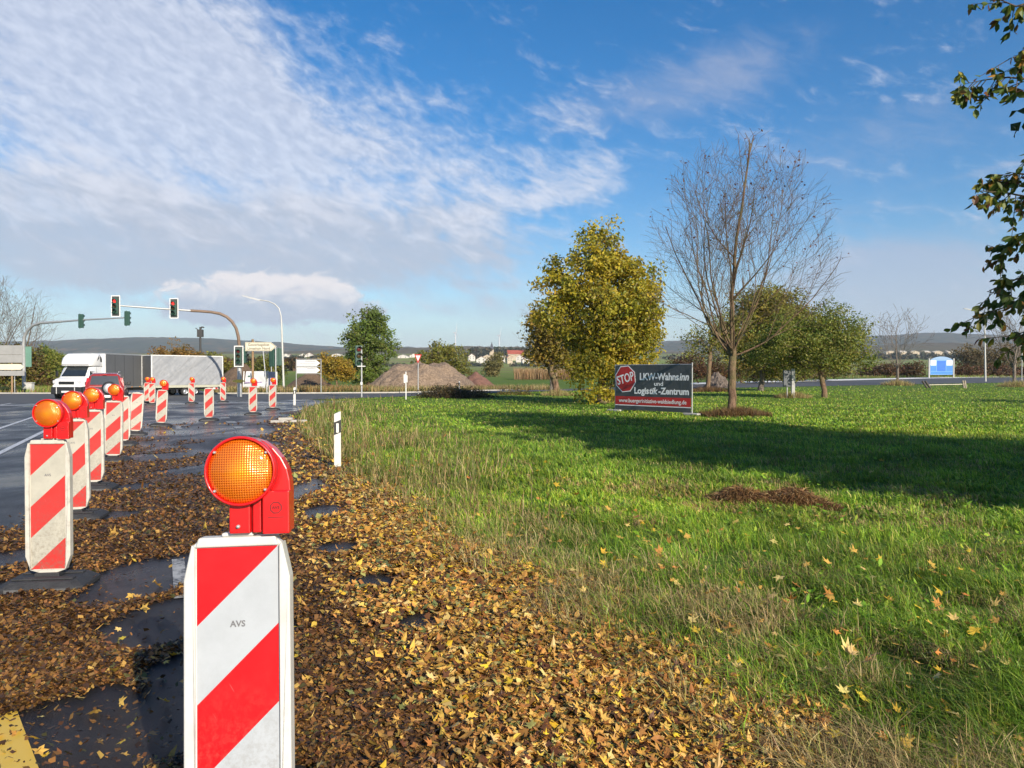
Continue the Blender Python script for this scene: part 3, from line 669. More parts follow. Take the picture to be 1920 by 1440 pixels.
# yellow walnut behind the banner
mk('walnut_tree', 'large walnut tree turning yellow behind the stop banner, its lowest boughs touching the grass', 1128, 42.5,
   [(1135, 575, 100, 95, 0), (1130, 480, 62, 60, 0), (1150, 660, 88, 60, 0), (1050, 565, 52, 75, -.5), (1205, 600, 48, 75, 0), (1195, 510, 40, 55, 0), (1035, 510, 25, 42, 0), (1090, 690, 45, 45, -2), (1125, 730, 38, 24, -1.5), (1185, 690, 30, 35, .5), (1140, 440, 34, 30, 0)],
   .24, 560, 74, .20, YEL, fork=.12, crad=.62, out=.55, gap=.25, droop=.55, topuv=(1135, 440), seed=3)
mk('walnut_tree', 'dark brown leaved tree with a bare trunk behind the left side of the yellow walnut', 1042, 58,
   [(1020, 650, 34, 48, 0), (1045, 620, 42, 45, 0), (1012, 600, 22, 28, 0), (1060, 670, 30, 30, 0)], .26, 130, 55, .26, [((.27, .17, .03), 3), ((.19, .16, .03), 3), ((.40, .31, .04), 3), ((.09, .08, .02), 2)], fork=.35, crad=.85, gap=.2, droop=.5)
# orchard trees and shrubs further right
mk('fruit_tree', 'low spreading green fruit tree on a dark trunk right of the grey post', 1546, 52,
   [(1520, 650, 95, 50, 0), (1565, 630, 65, 55, 0), (1600, 670, 42, 36, 0), (1450, 655, 50, 42, 1), (1550, 590, 28, 26, 0), (1610, 620, 30, 24, 0), (1480, 615, 45, 30, 1)], .17, 430, 70, .15, OLV[:3]+GRN[:3]+[((.28, .26, .06), 2.5)], fork=.28, crad=.72, gap=.16, out=.6, droop=.35)
mk('broadleaf_tree', 'tall olive leaved tree with a pale trunk, behind the bare tree', 1426, 74,
   [(1440, 620, 82, 66, 0), (1435, 572, 66, 38, 0), (1495, 625, 56, 55, 0), (1375, 640, 46, 50, 0), (1450, 680, 70, 30, 0)], .24, 480, 80, .24, OLV+[((.34, .27, .05), 3)], fork=.25, crad=1.15, gap=.12, bk=GBARK)
mk('fruit_tree', 'thinly leaved leaning fruit tree with a dark twisted trunk right of the banner', 1326, 70,
   [(1335, 635, 50, 40, 0), (1365, 610, 45, 30, 0), (1300, 650, 36, 30, 0)], .20, 150, 20, .20, OLV, fork=.45, crad=.9, gap=.2)
mk('broadleaf_tree', 'tall dense green tree standing behind the signal left of the gravel heap', 690, 82,
   [(688, 620, 38, 42, 0), (672, 660, 34, 46, 0), (715, 655, 30, 50, 0), (700, 595, 26, 22, 0), (655, 690, 24, 30, 0), (690, 700, 40, 24, 0)], .3, 260, 60, .26, GRN, fork=.12, crad=.75, gap=.25)
mk('shrub', 'round russet tree top rising above the silver trailer', 330, 92, [(330, 665, 46, 30, 0), (312, 680, 40, 26, 0), (350, 680, 34, 26, 0), (330, 705, 60, 26, 0)], .25, 220, 46, .26, ORA, fork=.15, crad=.7, cat='tree')
mk('shrub', 'low orange and olive bush right of the trailer', 405, 92, [(405, 682, 24, 20, 0), (425, 690, 18, 18, 0), (390, 690, 20, 16, 0)], .1, 70, 46, .26, ORA+OLV, fork=.1, crad=.7)
mk('shrub', 'dark green bush behind the white information banner', 500, 98, [(500, 684, 26, 22, 0), (475, 692, 20, 16, 0), (520, 690, 20, 20, 0), (500, 710, 34, 18, 0)], .1, 110, 46, .26, OLV[:2]+[((.04, .055, .02), 4)], fork=.1, crad=.7)
mk('shrub', 'bright yellow bush right of the double arrow sign', 632, 77, [(632, 690, 30, 26, 0), (612, 680, 18, 24, 0), (650, 700, 18, 22, 0)], .1, 110, 50, .20, [((.42, .30, .03), 4), ((.32, .22, .03), 3), ((.22, .18, .03), 2), ((.36, .16, .03), 1)], fork=.1, crad=.55)
mk('shrub', 'olive saplings growing behind the gravel heap', 822, 86, [(822, 672, 40, 30, 0), (835, 655, 24, 22, 0), (795, 680, 28, 22, 0), (860, 675, 24, 26, 0), (845, 700, 44, 22, 0)], .12, 200, 40, .24, OLV+[((.17, .16, .04), 3)], fork=.1, crad=.62, gap=.2)
mk('shrub', 'brown bramble thicket at the grass edge below the gravel heap', 845, 52, [(835, 738, 38, 14, 0), (870, 742, 42, 12, 0), (900, 745, 34, 9, 0), (800, 742, 20, 9, 0)], .03, 170, 70, .10, [((.075, .05, .025), 4), ((.06, .07, .02), 3), ((.15, .10, .04), 1.5), ((.035, .03, .015), 3)], fork=.05, crad=.45, droop=0)
mk('shrub', 'low straggly dark bush at the field edge left of the walnut', 975, 60, [(975, 740, 22, 7, 0), (950, 742, 22, 5, 0)], .03, 60, 50, .11, BRN+OLV, fork=.05, crad=.4, droop=0)
mk('shrub', 'pale yellow willow bush alone in the far field', 928, 165, [(928, 684, 17, 16, 0), (935, 670, 10, 12, 0), (920, 694, 14, 10, 0)], .15, 70, 46, .42, [((.22, .19, .06), 4), ((.30, .26, .10), 2), ((.14, .14, .05), 3)], fork=.1, crad=1.0)
for (nm, lb, ub, Yb, lo, pal, K) in (
    ('shrub', 'rust red and olive hedge bush behind the thin fruit tree', 1290, 100, [(1285, 690, 42, 24, 0), (1330, 695, 40, 22, 0), (1265, 700, 28, 18, 0)], BRN, 150),
    ('shrub', 'brown hedge bush behind the two orchard trunks', 1390, 108, [(1385, 695, 46, 20, 0), (1440, 698, 40, 16, 0)], BRN+OLV, 130),
    ('shrub', 'olive hedge bush behind the low fruit tree', 1500, 122, [(1495, 698, 50, 14, 0), (1560, 696, 42, 14, 0)], BRN+OLV[:2], 130),
    ('shrub', 'dark russet hedge left of the blue shelter board', 1675, 158, [(1650, 696, 42, 12, 0), (1705, 694, 38, 13, 0)], BRN, 140),
    ('shrub', 'dark low hedge right of the blue shelter board', 1840, 165, [(1815, 697, 36, 10, 0), (1870, 697, 38, 11, 0), (1920, 697, 34, 12, 0)], BRN, 160),
    ('shrub', 'tall brown bush behind the street lamp on the right', 1850, 175, [(1830, 668, 40, 20, 0), (1880, 664, 40, 22, 0), (1860, 685, 60, 14, 0)], [((.17, .12, .06), 4), ((.13, .11, .05), 3), ((.20, .16, .07), 2)], 150)):
    mk(nm, lb, ub, Yb, lo, .12, K, 46, .0026*Yb, pal, fork=.08, crad=.0085*Yb, group='hedge bushes beyond the crossing road')
# left hand thicket behind the mast
mk('shrub', 'russet and green thicket behind the curved signal mast on the left', 30, 76, [(30, 690, 55, 45, 0), (-20, 690, 50, 50, 0), (60, 680, 34, 36, 0), (80, 710, 40, 22, 0)], .2, 230, 46, .26, BRN+OLV[:3], fork=.08, crad=.8, cat='bushes')
mk('shrub', 'green bush between the left thicket and the white truck', 105, 80, [(100, 690, 26, 34, 0), (112, 705, 30, 28, 0), (85, 665, 16, 16, 0)], .12, 130, 48, .24, GRN[:3]+OLV[:2], fork=.08, crad=.65)

# leafless trees: recursive limbs inside an oval envelope
def bare(name, label, base, tr, hf, env, nlimb, seed, leafn=0, leafpal=None, leafs=.08, depth=4, bk=BARK, group=None, lean=(0, 0), up=.5, step=.32, spread=(25, 60), twr=.006, sub=5):
    rnd = random.Random(seed); t = thing(name, label, 'tree', base, 0, group); E = []; tips = []
    ex, ey, ez, rx, ry, rz = env
    def inside(p):
        f = (p.z-(ez-rz))/(2*rz)
        if f < 0 or f > 1: return False
        w = float(np.interp(f, [0, .12, .3, .5, .65, .8, .92, 1], [.45, .8, 1, 1, .95, .78, .50, .10])); return ((p.x-ex)/(rx*w))**2+((p.y-ey)/(ry*w))**2 < 1
    def grow(p, d, L, r, lev):
        n = max(2, int(L/step)); s = L/n; kids = []
        for i in range(n):
            d = (d+Vector((rnd.gauss(0, .07), rnd.gauss(0, .07), rnd.gauss(0, .05)+up*.11))).normalized(); q = p+d*s
            r1 = r*max(.55, 1-1.2/n) if i < n-1 else r*.5
            r1 = max(r1, twr*.6)
            E.append((*p, *q, r, r1)); 
            if lev < depth and i >= (1 if lev else 2): kids.append((q.copy(), d.copy(), r1, 1-i/n))
            p, r = q, r1
            if not inside(p) and (i > 0 or lev): break
        tips.append(p.copy())
        if lev < depth:
            m = sub if lev == 0 else sub-1
            rnd.shuffle(kids)
            for (q, dd, rr, f) in kids[:m+rnd.randint(0, 2)]:
                ax = dd.cross(Vector((rnd.gauss(0, 1), rnd.gauss(0, 1), rnd.gauss(0, 1)))).normalized()
                nd = (Matrix.Rotation(math.radians(rnd.uniform(24, 52)), 3, ax) @ dd).normalized()
                grow(q, nd, L*rnd.uniform(.38, .62), max(rr*rnd.uniform(.45, .7), twr), lev+1)
    # trunk
    p = Vector((0, 0, -.1)); r = tr*1.25; n = 8; T = []
    for i in range(n):
        q = Vector((lean[0]*(i+1)/n+rnd.gauss(0, .015), lean[1]*(i+1)/n+rnd.gauss(0, .015), hf*(i+1)/n)); r1 = tr*(1-.18*(i+1)/n); T.append((*p, *q, r, r1)); p, r = q, r1
    topz = ez+rz
    for i in range(nlimb):
        az = 2.4*i+rnd.uniform(-.3, .3); tilt = math.radians(0 if i == 0 else rnd.uniform(*spread)); d = Vector((math.sin(tilt)*math.cos(az), math.sin(tilt)*math.sin(az), math.cos(tilt)))
        st = p-Vector((0, 0, rnd.uniform(0, hf*.22) if i else 0)); reach = (topz-hf)*(1.0 if tilt < .4 else .86)
        grow(st, d, reach*rnd.uniform(.85, 1.02), tr*(.62 if i == 0 else rnd.uniform(.17, .32)), 0)
    frusta('trunk', T, bk, t, 12)
    E = np.array(E); E = E[np.isfinite(E).all(1)]; big = E[:, 6] > tr*.12
    cr = frusta('crown', np.vstack([E[big]]), bk, t, 6)
    frusta('twig_canopy', E[~big], bk, cr, 3)
    if leafn:
        tp = np.array([tuple(q) for q in tips]); hi = tp[tp[:, 2] > ez-rz*.2]; cen = hi[RNG.choice(len(hi), leafn)]+RNG.normal(0, .05, (leafn, 3))
        leaf_cloud('remaining_leaves', cen, np.full(leafn, .08), 1, leafs, leafpal, t, droop=.6)
    return t
def bmk(name, label, u, Y, v_top, ru, tr, hf, n, seed, vlow=None, **kw):
    B = Vector((XA(u, Y), Y, float(G(XA(u, Y), Y))+.01)); zt = ZA(v_top, Y)-B.z; r = ru*Y/F; zl = (ZA(vlow, Y)-B.z) if vlow else hf*.8
    off_ = kw.pop('cx', 0)*Y/F
    return bare(name, label, B, tr, hf, (off_, 0, (zt+zl)/2, r, r*.95, (zt-zl)/2*1.0), n, seed, **kw)
bmk('bare_tree', 'tall leafless tree with a rough straight trunk beside the banner', 1373, 29.6, 266, 166, .165, 2.75, 15, 11, vlow=690, cx=16, leafn=420, leafpal=[((.16, .06, .04), 3), ((.22, .10, .05), 2), ((.10, .05, .03), 2)], leafs=.10, depth=3, sub=7, up=.62, spread=(12, 78), twr=.0066)
bmk('bare_tree', 'small leafless tree left of the blue shelter board with dry grass at its foot', 1683, 98, 586, 62, .17, 2.5, 8, 8, vlow=712, bk=GBARK, up=.35, spread=(25, 55), twr=.022, depth=3, step=.6, group='young leafless trees on the right')
bmk('bare_tree', 'leafless tree at the right edge behind the lamp post', 1902, 92, 570, 88, .2, 2.6, 10, 12, vlow=712, bk=GBARK, up=.4, spread=(20, 60), twr=.020, depth=3, step=.6, group='young leafless trees on the right')
bmk('bare_tree', 'grey leafless tree at the left edge behind the direction boards', -12, 84, 520, 78, .28, 2.5, 12, 3, vlow=735, bk=GBARK, up=.5, spread=(12, 45), twr=.016, depth=4, step=.6, sub=5)
bmk('bare_tree', 'slimmer grey leafless tree between the direction boards and the truck', 48, 86, 545, 56, .2, 2.0, 10, 21, vlow=720, bk=GBARK, up=.5, spread=(10, 45), twr=.014, depth=4, step=.6, sub=4)
bmk('bare_tree', 'leafless grey tree almost hidden behind the dark brown leaved tree', 1035, 66, 540, 78, .2, 2.2, 9, 17, vlow=720, bk=GBARK, up=.1, spread=(35, 75), twr=.010, depth=3, step=.5)
# the walnut whose boughs reach into the picture at the right; it stands just outside the frame and shades the meadow
W0 = Vector((12.0, 9.2, 0.0))
boughs = []
for path in ([(1990, 20), (1950, 0), (1905, 12), (1872, -2)], [(1990, 120), (1945, 100), (1900, 108)], [(2000, 190), (1950, 150), (1890, 145), (1845, 150), (1806, 158)], [(1990, 330), (1950, 330), (1905, 325), (1880, 332)],
             [(1990, 380), (1940, 372), (1890, 362), (1840, 358)], [(1990, 420), (1945, 430), (1905, 455), (1880, 470)], [(1990, 520), (1940, 510), (1890, 530), (1855, 545)], [(2000, 560), (1950, 560), (1890, 575), (1835, 590)], [(1990, 640), (1950, 620), (1915, 640)]):
    boughs.append([P(u, v, 9.2+.12*i)-W0 for i, (u, v) in enumerate(path)])
def walnut():
    t = thing('walnut_tree', 'dark green walnut boughs with browning leaves hanging in at the right edge', 'tree', W0)
    lob = [(0.3, .3, 6.6, 4.7, 4.7, 4.2), (0, 0, 9.0, 3.4, 3.4, 3.0), (1.5, 0, 4.2, 4.0, 4.4, 2.4)]
    cen = lobes_pts(lob, 620, .5); tips = np.array([tuple(b[0]) for b in boughs])
    E, _ = connect((0, 0, -.15), (0, 0, 10.5), .30, np.vstack([cen, tips]), .2, .012, .05); big = E[:, 6] > .05
    frusta('trunk', E[big], BARK, t, 9)
    cr = leaf_cloud('crown', cen, RNG.uniform(.6, 1.1, len(cen)), 52, .26, [((.05, .08, .015), 4), ((.08, .10, .02), 3), ((.16, .13, .03), 1)], t, droop=.5)
    frusta('twig_canopy', E[~big], BARK, cr, 4)
    br = []; P0 = []; D0 = []
    for b in boughs:
        for i in range(len(b)-1):
            br.append((*b[i], *b[i+1], .018-.004*i, .014-.004*i))
            for s in range(6):
                q = b[i].lerp(b[i+1], (s+.5)/5); e = q+Vector((random.gauss(-.12, .14), random.gauss(0, .2), random.gauss(-.10, .15))); br.append((*q, *e, .006, .003))
                for k in range(9): P0.append(q.lerp(e, random.uniform(.3, 1.1))); D0.append(Vector((random.gauss(-.25, .55), random.gauss(0, .45), -abs(random.gauss(.75, .45)))).normalized())
    frusta('bough_sprays', np.array(br), BARK, t, 6)
    n = len(P0); p = np.array([tuple(q) for q in P0]); d = np.array([tuple(q) for q in D0]); w = np.cross(d, unit(n)); w /= np.linalg.norm(w, axis=1, keepdims=True); nn = np.cross(d, w)
    s = RNG.uniform(.075, .15, n)[:, None]
    ol = [(0, 0, 0), (.3, .22, .05), (.62, .25, .03), (1, 0, -.08), (.62, -.25, .03), (.3, -.22, .05)]
    V = np.stack([p+d*s*a+w*s*b_+nn*s*c for a, b_, c in ol], 1).reshape(-1, 3)
    base = (np.arange(n)*6)[:, None, None]; Fq = (base+np.array([[0, 1, 2, 3], [0, 3, 4, 5]])[None]).reshape(-1, 4)
    col = pick([((.085, .13, .022), 5), ((.13, .17, .03), 3), ((.24, .22, .03), 1.8), ((.34, .17, .03), 1.3), ((.16, .07, .03), .8)], n, .25)
    npmesh('leaf_sprays', V, Fq, LEAFM, np.repeat(col, 6, 0), t)
walnut()
# shade trees outside the frame on the right
def shade(label, x, y, h, r, K):
    tree('walnut_tree', label, Vector((x, y, 0)), [(0, 0, h*.62, r, r, h*.38), (0, 0, h*.42, r*.9, r*.9, h*.2)], .25, K, 30, .36, OLV, crad=r*.22, group='trees standing right of the picture that shade the meadow')
shade('unseen slim tree added right of the viewpoint to widen the meadow shadow', 11.2, 4.7, 8.5, 2.6, 170)  # added out of view to stretch the meadow shadow towards the camera
shade('walnut tree standing beyond the right edge of the picture', 41, 27.5, 12, 4.2, 120)
shade('fruit tree standing beyond the right edge of the picture', 25.5, 17.5, 5.5, 2.6, 70)
# dry tufts at tree feet, reeds and the hay heap
def tuft(label, u, Y, su, n, h, pal=STRAW, w=.012, sy=.5, cat='dry grass'):
    x0 = XA(u, Y); q = np.clip(RNG.normal(0, 1, (n, 2)), -1.6, 1.6)*(su*Y/F, sy); x, y = x0+q[:, 0], Y+q[:, 1]
    f = np.exp(-.5*(q[:, 0]/(su*Y/F))**2); o = blades('dry_tuft', x, y, G(x, y)-.02, h*RNG.uniform(.4, 1.2, n)*(.4+.7*f), np.full(n, w), pick(pal, n), .6); return tag(o, label, cat)
DRK = [((.15, .08, .035), 4), ((.22, .13, .05), 3), ((.09, .05, .025), 3), ((.32, .22, .09), 1.5)]
tuft('dark brown dry grass collar round the foot of the tall bare tree', 1378, 29.4, 36, 4200, .42, DRK, .012, .45)
tuft('straw grass clump at the foot of the grey steel post', 1487, 52, 18, 1400, .55, STRAW, .02)
tuft('pale straw clump at the foot of the small bare tree', 1684, 97, 14, 1000, .9, STRAW, .035, .8)
tuft('straw clump at the foot of the tree on the right edge', 1908, 91, 18, 1000, .9, STRAW, .035, .8)
tuft('brown grass mound at the foot of the thin fruit tree', 1330, 69.5, 24, 1200, .6, DRK, .03, .7)
tuft('dry grass clump under the walnut boughs', 1145, 43.5, 22, 1300, .7, STRAW, .02, .5)
tuft('dry grass clump at the bare trunk left of the walnut', 1045, 57.5, 18, 800, .6, STRAW, .02, .6)
x = XA(1010, 135)+RNG.uniform(-4.3, 6.5, 4200); y = 135+RNG.uniform(-2, 2.5, 4200)
tag(blades('reeds', x, y, H(y), RNG.uniform(1.4, 2.3, 4200), np.full(4200, .07), pick([((.40, .26, .13), 4), ((.30, .19, .09), 3), ((.46, .33, .18), 2)], 4200), .12), 'block of tan reeds standing in the far green field', 'reeds', kind='stuff')
# tall dry stalks behind the crossing road
for lb, u0, u1, Y0, n, pal in (('brown and orange roadside weeds under the yellow bush', 560, 700, 68, 4000, WEED+[((.42, .16, .04), 2)]), ('olive weeds beyond the road below the earth mounds', 400, 560, 64.5, 4500, WEED), ('dry weeds in front of the gravel heap', 690, 1040, 68, 6000, WEED),
                               ('dry grass under the left thicket', -60, 130, 65, 5000, WEED+GREEN[:2]), ('green and straw verge under the hedge on the right', 1240, 1960, 152, 5000, STRAW+GREEN[:2])):
    u = RNG.uniform(u0, u1, n); y = Y0+RNG.uniform(-1.0, 4.5, n)+(u-u0)/(u1-u0)*(9 if 'gravel' in lb else (4 if 'orange' in lb else 0)); x = (u-960)/F*y
    tag(blades('weeds', x, y, H(y)-.02, RNG.uniform(.2, .75, n), np.full(n, .035), pick(pal, n), .3), lb, 'weeds', kind='stuff')
# hay heap
def hay():
    t = thing('hay_heap', 'long low heap of rotting brown hay lying on the green meadow', 'hay heap', (*G2(1445, 948), 0)); bx, by = G2(1445, 948)
    n = 12000; s = RNG.uniform(-1, 1, n); th = RNG.uniform(0, pi, n)
    Lx = s*.74; prof = (.78+.22*np.cos(s*6.5+3.9))*np.clip(1.15-np.abs(s)**2.6, 0, 1); hgt = .21*prof; wid = .25*(.65+.35*prof)
    cx = bx+Lx; cy = by-s*.20+np.sin(s*3)*.05; rr = RNG.uniform(.75, 1.02, n)
    px = cx; py = cy+np.cos(th)*wid*rr; pz = G(px, py)+.01+np.sin(th)*hgt*rr
    d = np.stack([RNG.normal(0, .5, n), np.cos(th)+RNG.normal(0, .4, n), np.sin(th)*-.2+RNG.normal(0, .3, n)], 1); d /= np.linalg.norm(d, axis=1, keepdims=True); L = RNG.uniform(.05, .16, n)[:, None]
    w = np.cross(d, unit(n)); w /= np.linalg.norm(w, axis=1, keepdims=True); w *= .0035
    p = np.stack([px, py, pz], 1); p1 = p+d*L*.5+np.array([0, 0, .008]); p2 = p+d*L-np.array([0, 0, .02])
    V = np.stack([p-w, p+w, p1-w, p1+w, p2], 1)-np.array([bx, by, 0]); Fq = ((np.arange(n)*5)[:, None, None]+np.array([[0, 1, 2], [1, 3, 2], [2, 3, 4]])[None]).reshape(-1, 3)
    npmesh('loose_straw', V.reshape(-1, 3), Fq, GR, np.repeat(pick([((.22, .12, .05), 4), ((.12, .06, .028), 3), ((.34, .20, .08), 3), ((.48, .33, .15), 1.6)], n), 5, 0), t)
    mb = []; 
    S, T_ = np.meshgrid(np.linspace(-1, 1, 40), np.linspace(0, pi, 14), indexing='ij'); pr = (.78+.22*np.cos(S*6.5+3.9))*np.clip(1.15-np.abs(S)**2.6, 0, 1)
    X = S*.74; Y_ = -S*.20+np.sin(S*3)*.05+np.cos(T_)*.25*(.65+.35*pr)*.85; Z_ = np.sin(T_)*.21*pr*.9+.03*(fbm(X, Y_+T_, .1, 3)-.5)+G(bx+X, by+Y_)
    V = np.stack([X, Y_, Z_], -1).reshape(-1, 3); i, j = np.meshgrid(np.arange(39), np.arange(13), indexing='ij'); k = (i*14+j).ravel()
    npmesh('heap_body', V, np.c_[k, k+14, k+15, k+1], plain('rotten_hay', (.075, .038, .018), .9, var=.6, scale=60, bmp=1), None, t, True)
hay()
# earth and gravel heaps
def heap(name, label, u, Y, ru, h, ry, mat, flat=.0, seed=1, cat='heap', sk=0, amp=.10):
    x0 = XA(u, Y); rx = ru*Y/F; n = 70; S, T_ = np.meshgrid(np.linspace(-1.15, 1.15, n), np.linspace(-1.15, 1.15, n), indexing='ij')
    R = np.sqrt(S**2+T_**2); w = fbm(S*rx, T_*ry, 1.6, seed)-.5; k = np.clip((1-R+w*.22)/(1-flat), 0, 1); k = np.minimum(k, .93+.14*w)
    Z = h*k*(1+.25*w+sk*S*k)+amp*(fbm(S*rx, T_*ry, .3, seed+3)-.5)*(k > 0)-.15*(k <= 0)
    Z = Z+(2.2*amp*(fbm(S*rx+3, T_*ry, 1.5, seed+6, 3)-.5)*np.clip(k*3, 0, 1) if amp > .2 else 0)
    V = np.stack([x0+S*rx, Y+T_*ry, Z+H(Y)], -1).reshape(-1, 3)-np.array([x0, Y, 0]); i, j = np.meshgrid(np.arange(n-1), np.arange(n-1), indexing='ij'); q = (i*n+j).ravel()
    o = npmesh(name, V, np.c_[q, q+n, q+n+1, q+1], mat, None, None, True); o.location = (x0, Y, 0); return tag(o, label, cat)
def m_earth(name, a, b_, s, st=.8):
    m, nt, b, out = newmat(name); g = coords(nt); n = noise(nt, g, s, 8, .75); n2 = noise(nt, g, s*.12, 4)
    nt.links.new(mixn(nt, n2, ramp(nt, n, [(.35, a), (.65, b_)]), ramp(nt, n, [(.3, tuple(x*.7 for x in a)), (.7, tuple(x*.8 for x in b_))])), b.inputs['Base Color']); b.inputs['Roughness'].default_value = .95
    bump(nt, b, n, st, .15); return m
heap('gravel_heap', 'large grey brown gravel heap beyond the crossing road, behind the give way sign', 788, 78, 108, 2.75, 5.2, m_earth('gravel', (.13, .09, .06), (.42, .31, .215), 5, 1), .38, 4, amp=.30)
heap('soil_heap', 'smaller reddish soil heap right of the gravel heap', 893, 84, 40, 2.0, 3.2, m_earth('red_soil', (.15, .07, .05), (.27, .14, .10), 4), .0, 7)
EARTH = m_earth('brown_soil', (.085, .055, .035), (.20, .135, .085), 4)
heap('earth_mound', 'brown earth mound behind the white information banner', 452, 78, 60, 2.6, 4, EARTH, .1, 9, 'mound')
heap('earth_mound', 'low brown earth mound under the double arrow sign', 582, 84, 46, 1.9, 3.2, EARTH, .1, 12, 'mound')
heap('rubble_heap', 'low heap of pale broken rubble behind the thin fruit tree', 1350, 88, 30, 1.1, 2, m_earth('rubble', (.10, .075, .06), (.26, .21, .17), 6, 1), .3, 15, amp=.7)

# ------------------------------------------------------------------ hills, village, wind turbines
def m_hill(name, a, b_, c, s):
    m, nt, b, out = newmat(name); g = geo(nt, (1, .35, 2.5)); n = noise(nt, g, s, 8, .7); n2 = noise(nt, g, s*.16, 4)
    k = ramp(nt, n, [(.38, tuple(x*.5 for x in a)), (.5, b_), (.62, c)]); k = mixn(nt, ramp(nt, n2, [(.45, (0, 0, 0)), (.6, (1, 1, 1))]), k, ramp(nt, n, [(.3, a), (.8, b_)]))
    nt.links.new(k, b.inputs['Base Color']); b.inputs['Roughness'].default_value = 1; b.inputs['Specular IOR Level'].default_value = 0; return m
def ridge(name, prof, Y, depth, mat, vb, jit, seed=1, rough=3):
    us = np.arange(prof[0][0], prof[-1][0], 3.0); v = np.interp(us, [p[0] for p in prof], [p[1] for p in prof]); m = 14
    t = np.linspace(0, 1, m); X = ((us-960)/F*Y)[:, None]*np.ones(m)[None]; base = ZA(vb, Y)
    top = np.array([ZA(q, Y) for q in v]); jt = (fbm(us, us*0, 9, seed)-.5)*jit+(fbm(us, us*0, 2.2, seed+4)-.5)*jit*.6
    Z = base+(top-base)[:, None]*np.sin(t*pi/2)[None]**.8+jt[:, None]*t[None]+(fbm(X, t[None]*900+X*0, 120, seed+8)-.5)*rough*np.sin(t*pi)[None]
    Yg = Y-depth*(1-t)[None]+X*0
    V = np.stack([X, Yg, Z], -1).reshape(-1, 3); i, j = np.meshgrid(np.arange(len(us)-1), np.arange(m-1), indexing='ij'); q = (i*m+j).ravel()
    return tag(npmesh(name, V, np.c_[q, q+m, q+m+1, q+1], mat, None, None, True), kind='structure')
HW = m_hill('far_forest', (.022, .032, .016), (.05, .06, .026), (.15, .08, .035), .022)
HF = m_hill('far_fields', (.07, .075, .03), (.13, .095, .055), (.10, .11, .045), .006)
ridge('hills', [(-700, 648), (0, 646), (100, 644), (165, 642), (230, 640), (272, 637), (300, 637), (370, 637), (410, 636), (450, 639), (500, 642), (560, 646), (600, 650), (660, 653), (760, 653), (900, 653), (1100, 652), (1200, 644), (1260, 640), (1330, 642), (1500, 636), (1600, 632), (1660, 630), (1700, 628), (1760, 630), (1830, 632), (1900, 636), (2300, 640), (2700, 650)], 4600, 1500, HW, 690, 18, 2, 30)
ridge('hills', [(-700, 672), (0, 668), (300, 664), (560, 662), (700, 656), (800, 654), (870, 651), (960, 652), (1010, 655), (1100, 660), (1250, 662), (1400, 660), (1600, 652), (1700, 646), (1800, 648), (1960, 652), (2700, 660)], 2600, 900, HF, 692, 9, 6, 12)
# woods on the lower slopes
def woods(name, label, segs, Y, size, pal, n, thick):
    cs = []
    for (u0, u1, vb, h) in segs:
        k = int(n*(u1-u0)/100); u = RNG.uniform(u0, u1, k); hh = h*RNG.uniform(.4, 1.15, k); y = Y+RNG.uniform(-thick, thick, k)
        cs += [(XA(a, b_), b_, ZA(vb-c*.5, b_), c*Y/F*.5) for a, b_, c in zip(u, y, hh)]
    cs = np.array(cs); o = leaf_cloud(name, cs[:, :3], cs[:, 3]*1.3, 26, size, pal, None, droop=0, aspect=.9, flat=.9)
    return tag(o, label, 'woods', kind='stuff')
DW = [((.035, .05, .02), 4), ((.055, .065, .025), 3), ((.10, .075, .03), 1.6), ((.14, .10, .04), .8)]
woods('woods', 'bluish trees among the village houses', [(870, 1030, 672, 14), (880, 960, 660, 8), (960, 1040, 660, 7), (530, 700, 676, 8)], 1150, 3.4, DW, 46, 70)
woods('woods', 'line of trees at the foot of the village by the far field', [(872, 920, 690, 9), (955, 1120, 690, 8), (560, 900, 689, 7)], 880, 2.6, DW, 36, 30)
woods('woods', 'dark copse line below the pale hall roofs on the right', [(1560, 1960, 672, 9), (1600, 1900, 679, 7), (1240, 1600, 676, 9)], 1120, 3.6, DW, 34, 40)
woods('woods', 'hedge rows across the fields behind the junction', [(-60, 640, 690, 12), (420, 640, 682, 8)], 330, 1.5, DW+BRN, 30, 30)
def house(name, label, u, v, Y, w, h, rh, walls, roofc, rot=0, cat='house', grp='village houses', d=None):
    t = thing(name, label, cat, (XA(u, Y), Y, ZA(v, Y)), rot, grp); d = d or w*.8; x, y = w/2, d/2
    m = MB(); m.box(-x, x, -y, y, -4, h); m.prism([(-x, h), (x, h), (0, h+rh)], -y, y); m.build('wall', plain('wall_'+walls[0], walls[1], .8, var=.08, scale=.3), t)
    r = MB(); e = .5; k = .35
    for s in (-1, 1): r.prism([(0, h+rh), (s*(x+e), h-rh*e/x), (s*(x+e), h-rh*e/x+k), (0, h+rh+k)], -y-e, y+e)
    r.build('roof', plain('roof_'+roofc[0], roofc[1], .85, var=.2, scale=.4), t)
    for i in (-1, 1):
        for zz in (1.2, 3.6):
            if zz+1.2 < h+rh*.5: MB().box(i*x*.45-.5, i*x*.45+.5, -y-.04, -y-.0, zz, zz+1.2).build('window', plain('dark_glass', (.03, .035, .045), .2), t)
    return t
Wh = ('white', (.52, .50, .46)); Cr = ('cream', (.44, .37, .27)); Br = ('brown', (.22, .12, .08)); Rd = ('red', (.42, .085, .04)); Gy = ('grey', (.20, .20, .21)); Or = ('orange', (.40, .16, .09))
